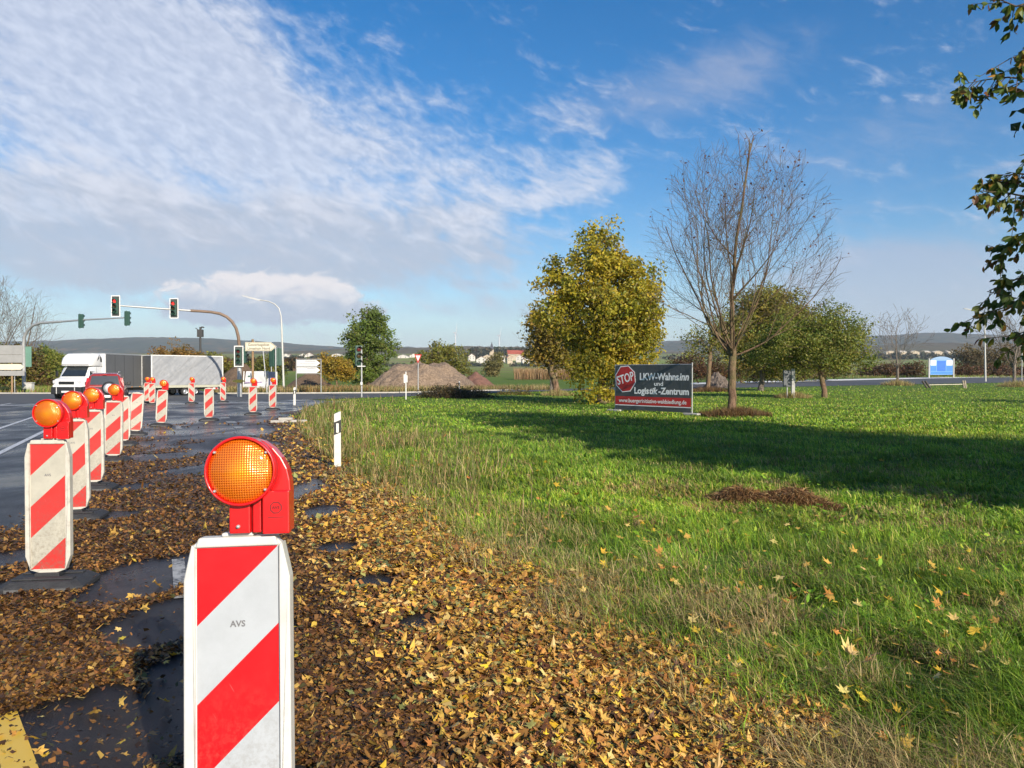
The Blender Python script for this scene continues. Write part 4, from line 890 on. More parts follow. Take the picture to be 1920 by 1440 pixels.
hs_ = [(884, 675, 1050, 9, 5, 3.5, Wh, Br, .2, 'white house half hidden at the left end of the village'), (903, 681, 960, 13, 4.5, 4, Wh, Br, 0, 'long white house with a brown roof at the village edge'), (914, 673, 1060, 12, 3, 3, Cr, Gy, 0, 'low cream building with a grey roof left of the church'),
       (940, 677, 1000, 9, 4.5, 5, Wh, Br, .1, 'white gabled house in the middle of the village'), (955, 678, 980, 7, 5, 3, Cr, Or, .3, 'cream house left of the red roofed hall'), (975, 676, 1020, 10, 4, 4, Wh, Or, -.1, 'white gabled house below the red roofed hall'),
       (985, 680, 960, 9, 3, 3.4, Wh, Br, .2, 'low white house at the right of the village'), (932, 670, 1150, 10, 4, 4, Cr, Or, .4, 'cream house behind the church tower'), (896, 668, 1200, 9, 3.5, 3, Wh, Gy, 0, 'small white house above the village edge'), (948, 669, 1180, 10, 4, 4, Cr, Br, .2, 'cream house with brown roof upslope of the village'),
       (537, 672, 1150, 12, 4, 3, Wh, Gy, .2, 'white house seen between the lamp post and the double arrow sign'), (544, 672, 1160, 9, 3.5, 3, Wh, Br, 0, 'small white house beside the lamp post'), (568, 671, 1160, 12, 3.5, 3, Wh, Gy, .3, 'white house above the left of the double arrow sign'), (581, 670, 1180, 11, 4, 3, Wh, Br, .1, 'white house above the middle of the double arrow sign'),
       (634, 669, 1190, 18, 3, 2, Wh, Gy, 0, 'long white building left of the tall green tree'), (757, 672, 1140, 16, 3, 2.5, Wh, Gy, 0, 'long white building just right of the tall green tree'), (775, 671, 1160, 12, 3.4, 3, Wh, Br, .2, 'white house above the give way sign')]
for (u, v, Y, w, h, rh, wl, rf, ro, lb) in hs_: house('house', lb, u, v, Y, w, h, rh, wl, rf, ro)
house('hall', 'big hall with a bright red roof at the right of the village', 966, 671, 1080, 34, 5, 5.5, Cr, Rd, pi/2+.05, 'hall', None, 22)
t = thing('church', 'village church tower with a dark pointed spire', 'church', (XA(922, 1100), 1100, ZA(672, 1100)))
MB().box(-3, 3, -3, 3, -2, 12.5).build('tower', plain('wall_cream', (.44, .37, .27), .8), t)
MB().add([(-3.2, -3.2, 12.5), (3.2, -3.2, 12.5), (3.2, 3.2, 12.5), (-3.2, 3.2, 12.5), (0, 0, 24)], [(0, 1, 4), (1, 2, 4), (2, 3, 4), (3, 0, 4), (3, 2, 1, 0)]).build('spire', plain('slate', (.05, .055, .07), .6), t)
for i, u in enumerate(range(1668, 1800, 22)):
    house('hall', ('leftmost', 'second', 'third', 'fourth', 'fifth', 'sixth')[i]+' pale roofed hall from the left in the far row on the right', u, 664, 1340, 17, 3.2, 2.4, Cr, ('pale', (.62, .56, .46)), pi/2 if i % 2 else 0, 'hall', 'row of pale farm halls far off on the right', 10)
def turbine(label, u, vtop, Y, ang):
    zt = ZA(vtop, Y); z0 = ZA(650, Y)-20; t = thing('wind_turbine', label, 'wind turbine', (XA(u, Y), Y, z0), 1.35, 'wind turbines on the horizon'); w = plain('turbine_white', (.55, .56, .58), .6)
    h = zt-z0; MB().tube([(0, 0, 0), (0, 0, h)], [3.4, 2.0], 10).build('tower', w, t); MB().box(-3, 3, -4, 8, h-2.5, h+2.5).build('nacelle', w, t)
    for k in range(3):
        a = ang+k*2*pi/3; T = TR(0, -5, h) @ Matrix.Rotation(a, 4, 'Y'); MB().add([(-1.2, 0, 0), (1.2, 0, 0), (3, 0, 8), (.5, 0, 48), (-1, 0, 48), (-2, .6, 8)], [(0, 1, 2, 3, 4, 5)], T=T).add([(-1.2, .6, 0), (1.2, .6, 0), (3, .6, 8), (.5, .3, 48), (-1, .3, 48), (-2, 1.0, 8)], [(5, 4, 3, 2, 1, 0)], T=T).build('blade', w, t)
turbine('left wind turbine, partly hidden by the olive saplings', 854, 624, 3400, .1); turbine('right wind turbine above the church', 936, 629, 3600, 0.5)
# ------------------------------------------------------------------ street furniture materials
PLW = plain('white_plastic', (.52, .50, .44), .45, var=.10, scale=9, dirt=.45); PLW2 = plain('clean_white_plastic', (.58, .58, .55), .35, var=.06, scale=5, dirt=.22)
RUB = plain('black_rubber', (.028, .029, .032), .7, var=.3, scale=14, bmp=.5); RUB2 = plain('grey_rubber', (.10, .10, .10), .75, var=.25, scale=14, bmp=.4)
LRED = plain('red_housing', (.60, .008, .010), .30, var=.07, scale=14, coat=.3); GALV = plain('galvanised_steel', (.42, .43, .43), .5, .35, var=.15, scale=7)
GREYP = plain('grey_paint', (.36, .37, .37), .5, var=.1, scale=5); DGREEN = plain('signal_green', (.035, .085, .065), .45, var=.15, scale=8); BLK = plain('black_plastic', (.012, .013, .013), .5)
WHT = plain('white_enamel', (.74, .74, .72), .4, var=.04); RUST = plain('brown_mast_paint', (.19, .13, .09), .6, var=.25, scale=6); WOODP = plain('weathered_wood', (.26, .17, .09), .85, var=.3, scale=9); INK = plain('black_ink', (.02, .02, .022), .6); GINK = plain('grey_ink', (.16, .16, .17), .6)
def m_film(name, c, dirt):
    m, nt, b, out = newmat(name); v = coords(nt); vo = N(nt, 'ShaderNodeTexVoronoi'); vo.inputs['Scale'].default_value = 420; nt.links.new(v, vo.inputs['Vector'])
    n = noise(nt, v, 9, 7, .7); n2 = noise(nt, v, 60, 3)
    k = mixn(nt, M('MULTIPLY', ramp(nt, n, [(.42, (0, 0, 0)), (.75, (1, 1, 1))]), dirt, tree=nt), c, tuple(x*.55+.04 for x in c))
    k = mixn(nt, M('MULTIPLY', ramp(nt, vo.outputs['Distance'], [(.25, (0, 0, 0)), (.6, (1, 1, 1))]), .14, tree=nt), k, tuple(x*.75 for x in c))
    sz = N(nt, 'ShaderNodeSeparateXYZ'); nt.links.new(v, sz.inputs[0]); low = N(nt, 'ShaderNodeMapRange'); low.inputs['From Min'].default_value = .75; low.inputs['From Max'].default_value = .05; nt.links.new(sz.outputs[2], low.inputs[0])
    spl = ramp(nt, noise(nt, v, 38, 6, .8), [(.47, (0, 0, 0)), (.60, (1, 1, 1))]); k = mixn(nt, M('MULTIPLY', M('MULTIPLY', spl, low.outputs[0], tree=nt), .30+dirt*.7, tree=nt), k, (.17, .14, .10))
    mp = N(nt, 'ShaderNodeMapping'); mp.inputs['Rotation'].default_value = (0, .5, 0); nt.links.new(v, mp.inputs[0]); m2 = N(nt, 'ShaderNodeMapping'); m2.inputs['Scale'].default_value = (90, 1, 4); nt.links.new(mp.outputs[0], m2.inputs[0])
    scr = ramp(nt, noise(nt, m2.outputs[0], 1.0, 2, .5), [(.70, (0, 0, 0)), (.73, (1, 1, 1))]); k = mixn(nt, M('MULTIPLY', scr, .22, tree=nt), k, (.6, .58, .55))
    nt.links.new(k, b.inputs['Base Color']); b.inputs['Roughness'].default_value = .38; b.inputs['Coat Weight'].default_value = .25; bump(nt, b, n2, .05, .002); return m
FW, FR = m_film('white_film', (.43, .46, .49), .35), m_film('red_film', (.62, .003, .007), .18)
FWd, FRd = m_film('dirty_white_film', (.46, .44, .37), .60), m_film('faded_red_film', (.52, .035, .03), .40)
def m_lens():
    m, nt, b, out = newmat('amber_lens'); v = coords(nt)
    h = None
    for ax, s in (('X', 1), ('Z', 1)):
        w = N(nt, 'ShaderNodeTexWave'); w.bands_direction = ax; w.wave_profile = 'SIN'; w.inputs['Scale'].default_value = 42; nt.links.new(v, w.inputs['Vector']); h = w.outputs['Fac'] if h is None else M('ADD', h, w.outputs['Fac'], tree=nt)
    sp = N(nt, 'ShaderNodeSeparateXYZ'); nt.links.new(v, sp.inputs[0])
    r = M('SQRT', M('ADD', M('POWER', M('ABSOLUTE', M('ADD', sp.outputs[0], .0, tree=nt), tree=nt), 2, tree=nt), M('POWER', M('ABSOLUTE', sp.outputs[2], tree=nt), 2, tree=nt), tree=nt), tree=nt)
    c = ramp(nt, h, [(.2, (.40, .055, .0)), (.8, (.60, .11, .002)), (1.0, (.78, .20, .012))])
    c = mixn(nt, ramp(nt, r, [(0, (.8, .8, .8)), (.05, (0, 0, 0))]), c, (.80, .30, .006))
    nt.links.new(c, b.inputs['Base Color']); b.inputs['Roughness'].default_value = .16; b.inputs['Coat Weight'].default_value = .8; b.inputs['Coat Roughness'].default_value = .06; b.inputs['Subsurface Weight'].default_value = 0
    bump(nt, b, h, .28, .003)
    t = N(nt, 'ShaderNodeBsdfTranslucent'); nt.links.new(c, t.inputs[0]); gl = N(nt, 'ShaderNodeBsdfGlossy'); gl.inputs['Roughness'].default_value = .33; nt.links.new(c, gl.inputs[0])
    bp = [n for n in nt.nodes if n.type == 'BUMP'][0]; nt.links.new(bp.outputs[0], gl.inputs['Normal'])
    mx = N(nt, 'ShaderNodeMixShader'); mx.inputs[0].default_value = .38; nt.links.new(b.outputs[0], mx.inputs[1]); nt.links.new(gl.outputs[0], mx.inputs[2]); nt.links.new(mx.outputs[0], out.inputs[0]); return m
LENS = m_lens()

# ------------------------------------------------------------------ beacon (board, lamp, foot)
def make_beacon(dirty, lamp, mirror=False):
    t = thing('traffic_beacon', '', 'beacon'); w = FWd if dirty else FW; r = FRd if dirty else FR; pl = PLW if dirty else PLW2
    foot = MB()
    pts = [(-.31, -.17), (-.26, -.215), (.26, -.215), (.31, -.17), (.31, .17), (.26, .215), (-.26, .215), (-.31, .17)]
    top = [(x*.80, y*.78) for x, y in pts]
    v = [(x, y, 0) for x, y in pts]+[(x, y, .035) for x, y in pts]+[(x, y, .075) for x, y in top]
    n = 8; f = [list(range(n))[::-1], [2*n+i for i in range(n)]]+[[k*n+i, k*n+(i+1) % n, (k+1)*n+(i+1) % n, (k+1)*n+i] for k in (0, 1) for i in range(n)]
    foot.add(v, f).box(-.22, .22, -.13, -.06, .0755, .088).box(-.22, .22, .06, .13, .0755, .088).box(-.09, .09, -.055, .055, .0755, .11)
    foot.build('foot', RUB, t, .008)
    MB().box(-.23, .23, -.221, -.2155, .004, .030).build('foot_strip', RUB2, t, .002)
    z0, z1 = .085, 1.135; W = .163; w_ = .135
    outl = [(0, z0-.012), (.055, z0+.018), (w_-.01, z0+.040), (W, z0+.15), (W, z1-.13), (w_+.004, z1-.018), (w_-.018, z1), (-w_+.018, z1), (-w_-.004, z1-.018), (-W, z1-.13), (-W, z0+.15), (-w_+.01, z0+.045), (-.055, z0+.018)]
    b_ = MB(); ins = [(x*.975, z if abs(z-z0) > .2 and abs(z-z1) > .2 else z+(.004 if z < .5 else -.004)) for x, z in outl]; b_.prism(ins, -.017, .017)
    fz0, fz1 = z0+.050, z1-.033
    for s in (-1, 1):
        b_.prism([(s*.129, fz0-.006), (s*(w_-.006), z0+.052), (s*W, z0+.15), (s*W, z1-.13), (s*(w_+.004), z1-.020), (s*.129, z1-.03)], -.031, .031)
    b_.prism([(-.1285, z1-.031), (.1285, z1-.031), (.118, z1), (-.118, z1)], -.029, .029); b_.prism([(0, z0-.010), (.054, z0+.018), (.1285, z0+.046), (.1285, fz0-.004), (-.1285, fz0-.004), (-.1285, z0+.046), (-.054, z0+.018)], -.029, .029)
    b_.box(-.05, .05, -.02, .02, z1, z1+.012)
    b_.build('board', pl, t, .006, seg=3)
    for side in (-1, 1):
        m = MB(); y = side*-.0185; h = (fz1-fz0)/4
        mir = -1 if (mirror != (side < 0)) else 1
        def poly(p, mi):
            v = [(mir*x, y, z) for x, z in p]
            A = sum(p[i][0]*p[(i+1) % len(p)][1]-p[(i+1) % len(p)][0]*p[i][1] for i in range(len(p)))*mir*side
            m.add(v, [list(range(len(v))) if A > 0 else list(range(len(v)))[::-1]], mi)
        X = .125; zl = lambda k: fz1-k*h          # left edge heights; right edge one step higher
        poly([(-X, fz1), (X, fz1), (-X, zl(1))], 1); poly([(X, fz1), (X, zl(1)), (-X, zl(2)), (-X, zl(1))], 0); poly([(X, zl(1)), (X, zl(2)), (-X, zl(3)), (-X, zl(2))], 1)
        poly([(X, zl(2)), (X, zl(3)), (-X, zl(4)), (-X, zl(3))], 0); poly([(X, zl(3)), (X, zl(4)), (-X, zl(4))], 1)
        pn = m.build('striped_panel', [w, r], t)
        if side > 0: text('lettering', 'AVS', .027, GINK, pn, TR(.0, -.0195, fz1-h*.99), bold=.0004)
    if lamp: add_lamp(t, z1+.012, dirty)
    return t
def add_lamp(t, z, dirty):
    m = MB(); cx, cz, R = -.050, .196, .106
    arc = [(cx+R*1.0*math.cos(a), cz+R*math.sin(a)) for a in np.linspace(math.radians(225), math.radians(75), 16)]
    outl = [(-.094, 0), (-.094, .085)]+arc+[(.010, .288), (.040, .266), (.066, .234), (.084, .198), (.092, .160), (.094, .13), (.094, 0)]
    m.prism(outl, -.020, .040); m.prism([(-.090, .0), (-.026, .0), (-.026, .12), (-.090, .10)], -.046, -.020); m.prism([(-.020, .0), (.006, .0), (.006, .12), (-.020, .12)], -.038, -.020); m.prism([(.014, -.004), (.0965, -.004), (.0965, .130), (.014, .130)], -.056, -.020)
    h = m.build('warning_lamp', LRED, t, .004); h.location = (.072, 0, z)
    T = TR(cx, 0, cz)
    rim = MB().lathe([(R*.5, -.02), (R*1.02, -.02), (R*1.03, -.070), (R*1.00, -.076), (R*.955, -.074), (R*.95, -.058)], 40)
    o = rim.build('lamp_rim', LRED, h, T=None); o.location = (cx, 0, cz)
    ln = MB().lathe([(.0005, -.088), (R*.2, -.0875), (R*.4, -.085), (R*.6, -.081), (R*.8, -.074), (R*.92, -.066), (R*.955, -.058)], 40); o = ln.build('lens', LENS, h); o.location = (cx, 0, cz)
    bk = MB().lathe([(R*1.0, .04), (R*.97, .062), (R*.8, .076), (R*.4, .086), (.0005, .088)], 32); o = bk.build('rear_lens', LENS, h); o.location = (cx, 0, cz)
    for a in (35, 142, 218, 322): MB().lathe([(.0005, -.080), (.003, -.0795), (.0045, -.074), (.0045, -.06)], 10, T=TR(cx+R*.92*math.cos(math.radians(a)), 0, cz+R*.92*math.sin(math.radians(a)))).build('screw', GALV, h)
    MB().lathe([(.0005, -.056), (.005, -.055), (.006, -.046)], 12, T=TR(-.062, 0, .022)).build('screw', GALV, h)
    e = MB(); o_ = [(math.cos(math.radians(22.5+45*k)), math.sin(math.radians(22.5+45*k))) for k in range(8)]; c0 = (.056, .078)
    for k in range(8):
        a, b_ = o_[k], o_[(k+1) % 8]; e.prism([(c0[0]+a[0]*.0195, c0[1]+a[1]*.0195), (c0[0]+b_[0]*.0195, c0[1]+b_[1]*.0195), (c0[0]+b_[0]*.0165, c0[1]+b_[1]*.0165), (c0[0]+a[0]*.0165, c0[1]+a[1]*.0165)], -.0575, -.0561)
    em = e.build('emblem', plain('dark_red_print', (.12, .01, .012), .5), h); text('lettering', 'AVS', .0135, MATS['dark_red_print'], em, TR(.056, -.0575, .078)); MB().box(.031, .081, -.0572, -.0561, .0470, .0490).build('lettering', MATS['dark_red_print'], em)
proto = {}
def dup(r, parent=None):
    c = r.copy(); COL.objects.link(c)
    if parent is not None: c.parent = parent
    for ch in list(r.children): dup(ch, c)
    return c
first = {}
def beacon(label, x, y, rz, dirty, lamp, mirror=False, tilt=(0, 0)):
    k = (dirty, lamp, mirror)
    if k in first: t = dup(first[k])
    else: t = first[k] = make_beacon(*k)
    t.location = (x, y, 0.0); t.rotation_euler = (tilt[0], tilt[1], rz)
    return tag(t, label, 'beacon', 'red and white beacons round the closed lane')
R_ = math.radians
def bx(u, v, Y): return XA(u, Y), Y
beacon('nearest clean beacon board with an amber lamp, cut off by the bottom edge', XA(447, 2.36), 2.36, R_(5), False, True, tilt=(R_(-4.5), R_(-1.2)))
beacon('dirty beacon on a black rubber foot, largest in the row along the lane', XA(90, 5.95), 5.95, R_(8), True, True, tilt=(0, 0))
beacon('second beacon in the left row, partly behind the largest one, with an amber lamp', XA(139, 8.7), 8.7, R_(12), True, True, tilt=(0, R_(-1)))
beacon('third beacon in the left row, half hidden behind the second, with an amber lamp', XA(171, 10.9), 10.9, R_(12), True, True)
beacon('fourth beacon in the left row, seen whole, its amber lamp set to the right', XA(211, 14.4), 14.4, R_(10), True, True, tilt=(0, R_(1)))
beacon('lampless beacon peeping out behind the fourth one of the left row', XA(229, 17.6), 17.6, R_(18), True, False)
beacon('lampless beacon leaning to the right at the far end of the left row', XA(252, 20.6), 20.6, R_(22), True, False, tilt=(0, R_(4)))
beacon('lamp topped beacon standing alone just right of the left row', XA(301, 24.0), 24.0, R_(12), True, True, tilt=(0, R_(3)))
beacon('left one of two close far beacons before the grey trailer corner', XA(275.5, 42.6), 42.6, R_(12), True, True)
beacon('right one of two close far beacons before the grey trailer corner', XA(285, 40.0), 40.0, R_(12), True, True)
beacon('far beacon with stripes falling rightwards before the middle of the silver trailer', XA(359, 41.5), 41.5, R_(8), True, True, True)
beacon('lampless beacon before the right half of the silver trailer', XA(391.5, 26.8), 26.8, R_(8), True, False)
beacon('far beacon with stripes falling rightwards by the trailer rear end', XA(418, 43.5), 43.5, R_(6), True, True, True)
beacon('beacon under the wooden post of the white arrow sign', XA(474, 30.6), 30.6, R_(6), True, True)
beacon('beacon right of the white information banner, rightmost in the junction', XA(511, 34.6), 34.6, R_(4), True, True)

# ------------------------------------------------------------------ marker posts
def marker(label, x, y, rz=0, s=1.0, black=True):
    t = thing('marker_post', label, 'marker post', (x, y, float(G(x, y))-.02), rz, 'white roadside marker posts')
    m = MB(); pr = [(-.06, -.04), (.06, -.04), (.045, .05), (-.045, .05)]
    n = 4; top = [1.03, .985, .985, 1.03]
    top = [.985, 1.03, 1.03, .985]
    v = [(a, b_, 0) for a, b_ in pr]+[(a*.97, b_, top[i]*s) for i, (a, b_) in enumerate(pr)]
    m.add(v, [(0, 3, 2, 1), (4, 5, 6, 7), (0, 1, 5, 4), (1, 2, 6, 5), (2, 3, 7, 6), (3, 0, 4, 7)]).build('post', PLW2, t, .006)
    zb = .62*s
    bnd = MB(); v = []
    for (a, b_), g in zip(pr, (0, .05, .05, 0)): v.append((a*1.03, b_*1.06, zb+g))
    for (a, b_), g in zip(pr, (0, .05, .05, 0)): v.append((a*1.03, b_*1.06, zb+g+.22*s))
    bnd.add(v, [(0, 3, 2, 1), (4, 5, 6, 7), (0, 1, 5, 4), (1, 2, 6, 5), (2, 3, 7, 6), (3, 0, 4, 7)]).build('black_band', BLK, t)
    MB().box(-.02, .02, -.046, -.043, zb+.045, zb+.205*s).build('reflector', plain('white_reflector', (.75, .75, .72), .2, coat=.5), t); return t
marker('nearest white marker post with a slanted black band in the dry weeds', XA(632, 13.3), 13.3, R_(18))
marker('white marker post further off, right of the last beacon', XA(552, 40), 40, R_(18), .95)
marker('small marker post seen edge on before the gravel heap', XA(861, 70), 70, R_(60), .95)

# ------------------------------------------------------------------ signals
def lensm(name, c, e=0): return plain(name, c, .25, var=.05, coat=.4, emis=e)
L_RED = lensm('lit_red_lens', (.85, .035, .03), .9); L_RD = lensm('dark_red_lens', (.10, .008, .008)); L_AM = lensm('dark_amber_lens', (.05, .03, .008)); L_GR = lensm('dark_green_lens', (.01, .04, .025))
def signal(parent, loc, rz, board=True, lit=True, s=1.0, back=False):
    m = MB(); w = .17*s; h = .50*s
    m.box(-w, w, -.09, .10, -h, h)
    for z in (.325, 0, -.325): m.lathe([(.118*s, -.09), (.13*s, -.10), (.13*s, -.16)], 18, T=TR(0, 0, z*s))
    if back: m.box(-.03, .03, .10, .16, -h-.06, h+.04)
    o = m.build('signal_head', DGREEN, parent, .015); o.location = loc; o.rotation_euler = (0, 0, rz)
    if board:
        b_ = MB(); W, Hh, e = .30*s, .70*s, .055*s; b_.box(-W+e, W-e, .02, .035, -Hh+e, Hh-e, 0)
        b_.box(-W, W, .012, .042, Hh-e, Hh, 1).box(-W, W, .012, .042, -Hh, -Hh+e, 1).box(-W, -W+e, .012, .042, -Hh+e, Hh-e, 1).box(W-e, W, .012, .042, -Hh+e, Hh-e, 1)
        b_.build('backing_board', [plain('dark_board', (.055, .065, .062), .5), WHT], o)
    for z, ml, nm in ((.325, L_RED if lit else L_RD, 'red_lens'), (0, L_AM, 'amber_lens'), (-.325, L_GR, 'green_lens')):
        l = MB().lathe([(.0005, -.118), (.06*s, -.115), (.112*s, -.10)], 20).build(nm, ml, o); l.location = (0, 0, z*s)
        v = MB(); A = np.linspace(-.25, pi+.25, 12); r = .128*s
        v.add([(r*math.cos(a), -.10, r*math.sin(a)) for a in A]+[(r*math.cos(a)*1.02, -.10-.20*s*(.55+.45*max(0, math.sin(a))), r*math.sin(a)*1.02) for a in A], [(i, i+1, 13+i, 12+i) for i in range(11)])
        vo = v.build('visor', BLK, o); vo.location = (0, 0, z*s); vo.modifiers.new('s', 'SOLIDIFY').thickness = .006
    return o
def mast(name, label, uv, Y, r, mats_, cat='traffic light'):
    """uv: outline of the pole line seen from the front, list of (u, v); first point is the foot"""
    B = Vector((XA(uv[0][0], Y), Y, 0)); t = thing(name, label, cat, B); return t, B
Y1 = 54.0
t, B = mast('traffic_light_mast', 'traffic light mast with a brown curved arm reaching over the road and three red lights', [(449, 744)], Y1, .1, None)
def pp(u, v, Y, B, dy=0): q = P(u, v, Y+dy); return q-B
MB().tube([(0, 0, 0), (0, 0, pp(449, 650, Y1, B).z)], [.17, .13], 14).build('pole', GALV, t)
arc = [(449, 652), (447, 632), (443, 616), (435, 603), (425, 594), (412, 588), (395, 585), (375, 583.5), (357, 582.5)]
MB().tube([pp(u, v, Y1, B, -i*.12) for i, (u, v) in enumerate(arc)], [.11]*2+[.105]*4+[.095]*3, 14).build('curved_arm', RUST, t)
MB().tube([pp(u, v, Y1, B, dy) for u, v, dy in ((357, 582.5, -1.0), (300, 578.5, -2), (215, 572.5, -3.4))], [.075, .065, .05], 10).build('arm', GALV, t)
signal(t, pp(326, 578, Y1, B, -1.8), 0, True, True, .98); signal(t, pp(216.5, 574, Y1, B, -3.6), 0, True, True, 1.0)
signal(t, pp(447.5, 668, Y1, B, -.3), R_(8), True, False, 1.05); signal(t, pp(459, 667, Y1, B, -.05), R_(88), False, False, 1.0)
MB().box(-.22, .22, -.20, .0, 1.0, 1.22).box(-.45, -.22, -.12, -.06, 1.06, 1.16).box(.22, .42, -.12, -.06, 1.06, 1.16).build('push_button_box', plain('yellow_box', (.62, .48, .08), .5), t, .01)
Y2 = 66.0
t, B = mast('traffic_light_mast', 'galvanised traffic light mast curving over the road, its two signals seen from behind', [(45, 737)], Y2, .1, None)
MB().tube([(0, 0, 0)]+[pp(u, v, Y2, B, dy) for u, v, dy in ((44, 645, 0), (46, 630, -.1), (52, 619, -.3), (62, 610, -.6), (76, 605.5, -1), (115, 603, -2))], [.16, .13, .12, .12, .115, .11, .10], 14).build('pole', GALV, t)
MB().tube([pp(u, v, Y2, B, dy) for u, v, dy in ((115, 603, -2), (160, 599.5, -3.5), (238, 595.5, -5.5))], [.08, .07, .05], 10).build('arm', GALV, t)
for u, v, dy in ((152, 602, -3.4), (238.5, 597, -5.6)): signal(t, pp(u, v, Y2, B, dy), R_(168), False, False, 1.12, back=True)
MB().box(-.30, .30, -.05, .05, 0, 1.75).build('signal_back', plain('pale_green_box', (.13, .26, .20), .5), t, .02).location = pp(52.5, 688, Y2, B, .1)
t = thing('control_cabinet', 'small pale grey control cabinet at the foot of the left mast', 'cabinet', (XA(55, 65), 65, 0)); MB().box(-.30, .30, -.2, .2, 0, .82).box(-.34, .34, -.24, .24, .82, .88).build('body', plain('cabinet_grey', (.50, .50, .48), .6), t, .01); MB().box(-.26, .26, -.212, -.202, .06, .76).build('door', plain('cabinet_grey', (.5, .5, .48), .6), t)
# signal on a thin post at the grass edge
Y3 = 53.0; xg = XA(678, Y3); t = thing('traffic_light', 'unlit traffic light on a thin steel post at the grass edge', 'traffic light', (xg, Y3, 0)); B = Vector((xg, Y3, 0))
MB().tube([(0, 0, 0), (0, 0, 3.5)], .055, 12).build('post', GALV, t); signal(t, pp(672.5, 667, Y3, B, 0), R_(28), False, False, 1.40); MB().box(-.28, .26, -.1, .12, ZA(687.5, Y3), ZA(686, Y3)).build('bracket', WHT, t)
MB().box(-.06, .08, -.14, -.05, .85, 1.05).build('push_button', WHT, t, .01)
# signal pair behind, seen from the back
Y4 = 64; xg = XA(517, Y4); t = thing('traffic_light', 'pair of green traffic light backs on a post right of the arrow sign', 'traffic light', (xg, Y4, 0)); B = Vector((xg, Y4, 0))
MB().tube([(0, 0, 0), (0, 0, 3.9)], .06, 12).build('post', GALV, t); signal(t, pp(510, 671, Y4, B, .2), R_(150), False, False, 1.45, back=True); signal(t, pp(522, 669, Y4, B, .25), R_(215), False, False, 1.45, back=True)
for lb, u, vt, vb, Yp, lean in (('thin steel rod right of the banner below the signal backs', 509, 668, 728, 68, .0), ('slanting white stay pole behind the arrow sign', 501, 650, 735, 62, -.35), ):
    b0 = P(u, vb, Yp); b0.z = 0; t = MB().tube([(0, 0, 0), (lean, 0, ZA(vt, Yp))], .045, 8).build('steel_pole', GALV, None); t.location = b0; tag(t, lb, 'pole')
# street lamps
def lamp(label, u, Y, v_top, pts, head, r=.09):
    B = Vector((XA(u, Y), Y, float(H(Y)))); t = thing('street_lamp', label, 'street lamp', B, 0, 'tall street lamps')
    MB().tube([(0, 0, 0)]+[P(a, b_, Y)-B for a, b_ in pts], [r*1.3, r]+[r*.6]*(len(pts)-1), 12).build('pole', plain('lamp_pole_grey', (.50, .50, .47), .5, .2), t)
    a, b_ = [P(*q, Y)-B for q in head]; d = (b_-a).normalized(); x = Vector((0, 1, 0)); n = d.cross(x)
    m = MB(); L = (b_-a).length
    Tm = Matrix((( *d,),( *x,),( *n,))).transposed().to_4x4(); Tm.translation = a
    m.add([(0, -.10, -.02), (0, .10, -.02), (0, .08, .09), (0, -.08, .09), (L*.35, -.18, -.05), (L*.35, .18, -.05), (L*.35, .13, .12), (L*.35, -.13, .12), (L, -.12, -.02), (L, .12, -.02), (L, .09, .07), (L, -.09, .07)],
          [(0, 1, 2, 3), (0, 4, 5, 1), (1, 5, 6, 2), (2, 6, 7, 3), (3, 7, 4, 0), (4, 8, 9, 5), (5, 9, 10, 6), (6, 10, 11, 7), (7, 11, 8, 4), (8, 11, 10, 9)], T=Tm)
    m.build('lamp_head', plain('lamp_head_grey', (.62, .63, .64), .45), t); return t
lamp('tall street lamp with a curved neck, behind the white arrow sign', 532, 78, 553, [(528, 610), (527, 592), (523, 578), (515, 570), (504, 565), (487, 562)], [(488, 562.5), (455, 554)])
lamp('tall street lamp on the right, partly covered by the walnut boughs', 1848, 118, 577, [(1846, 605), (1845, 594), (1840, 587), (1832, 583)], [(1832, 583), (1807, 578)], .10)
MB_ = MB().tube([(0, 0, 0), (0, 0, 3.0)], .05, 8)
for lb, u, Y, h in (('thin pale post behind the tree trunks, left of the pale trunk', 1412, 110, 2.6), ('thin pale post left of the grey steel post', 1463, 108, 3.2), ('pale post under the boughs at the right edge', 1916, 125, 5.5)):
    o = MB().tube([(0, 0, 0), (0, 0, h)], .06, 8).build('steel_pole', plain('lamp_pole_grey', (.5, .5, .47), .5), None); o.location = (XA(u, Y), Y, float(H(Y))); tag(o, lb, 'pole')
# ------------------------------------------------------------------ signs
def arrow_panel(parent, name, x0, x1, zc, h, mat, y, border=None, edge=.02):
    m = MB(); q = h*.62; pts = lambda e: [(x0+e, zc-h/2+e), (x1-q-e*.3, zc-h/2+e), (x1-e*1.4, zc), (x1-q-e*.3, zc+h/2-e), (x0+e, zc+h/2-e)]
    m.prism(pts(0), y, y+.03); o = m.build(name, mat, parent)
    if border:
        m = MB(); a, b_ = pts(edge), pts(edge*1.9); n = 5
        for i in range(n): j = (i+1) % n; m.prism([a[i], a[j], b_[j], b_[i]], y-.003, y)
        m.build('border', border, o)
    return o
Y5 = 50.0; xg = XA(474, Y5); B = Vector((xg, Y5, 0)); t = thing('direction_sign', 'white arrow sign reading Gewerbegebiet Limeshain Nord on a brown wooden post', 'road sign', B)
MB().tube([(0, 0, 0), (0, 0, ZA(636, Y5))], .075, 10).build('post', WOODP, t); MB().tube([(.22, .02, ZA(652, Y5)), (.1, .02, ZA(640, Y5))], .03, 6).build('clamp', GALV, t)
pa = arrow_panel(t, 'arrow_panel', pp(457.5, 0, Y5, B).x, pp(516.5, 0, Y5, B).x, ZA(650, Y5), .57, plain('cream_sign', (.66, .62, .50), .4, var=.04), -.10, plain('ochre_border', (.25, .20, .10), .5), .03)
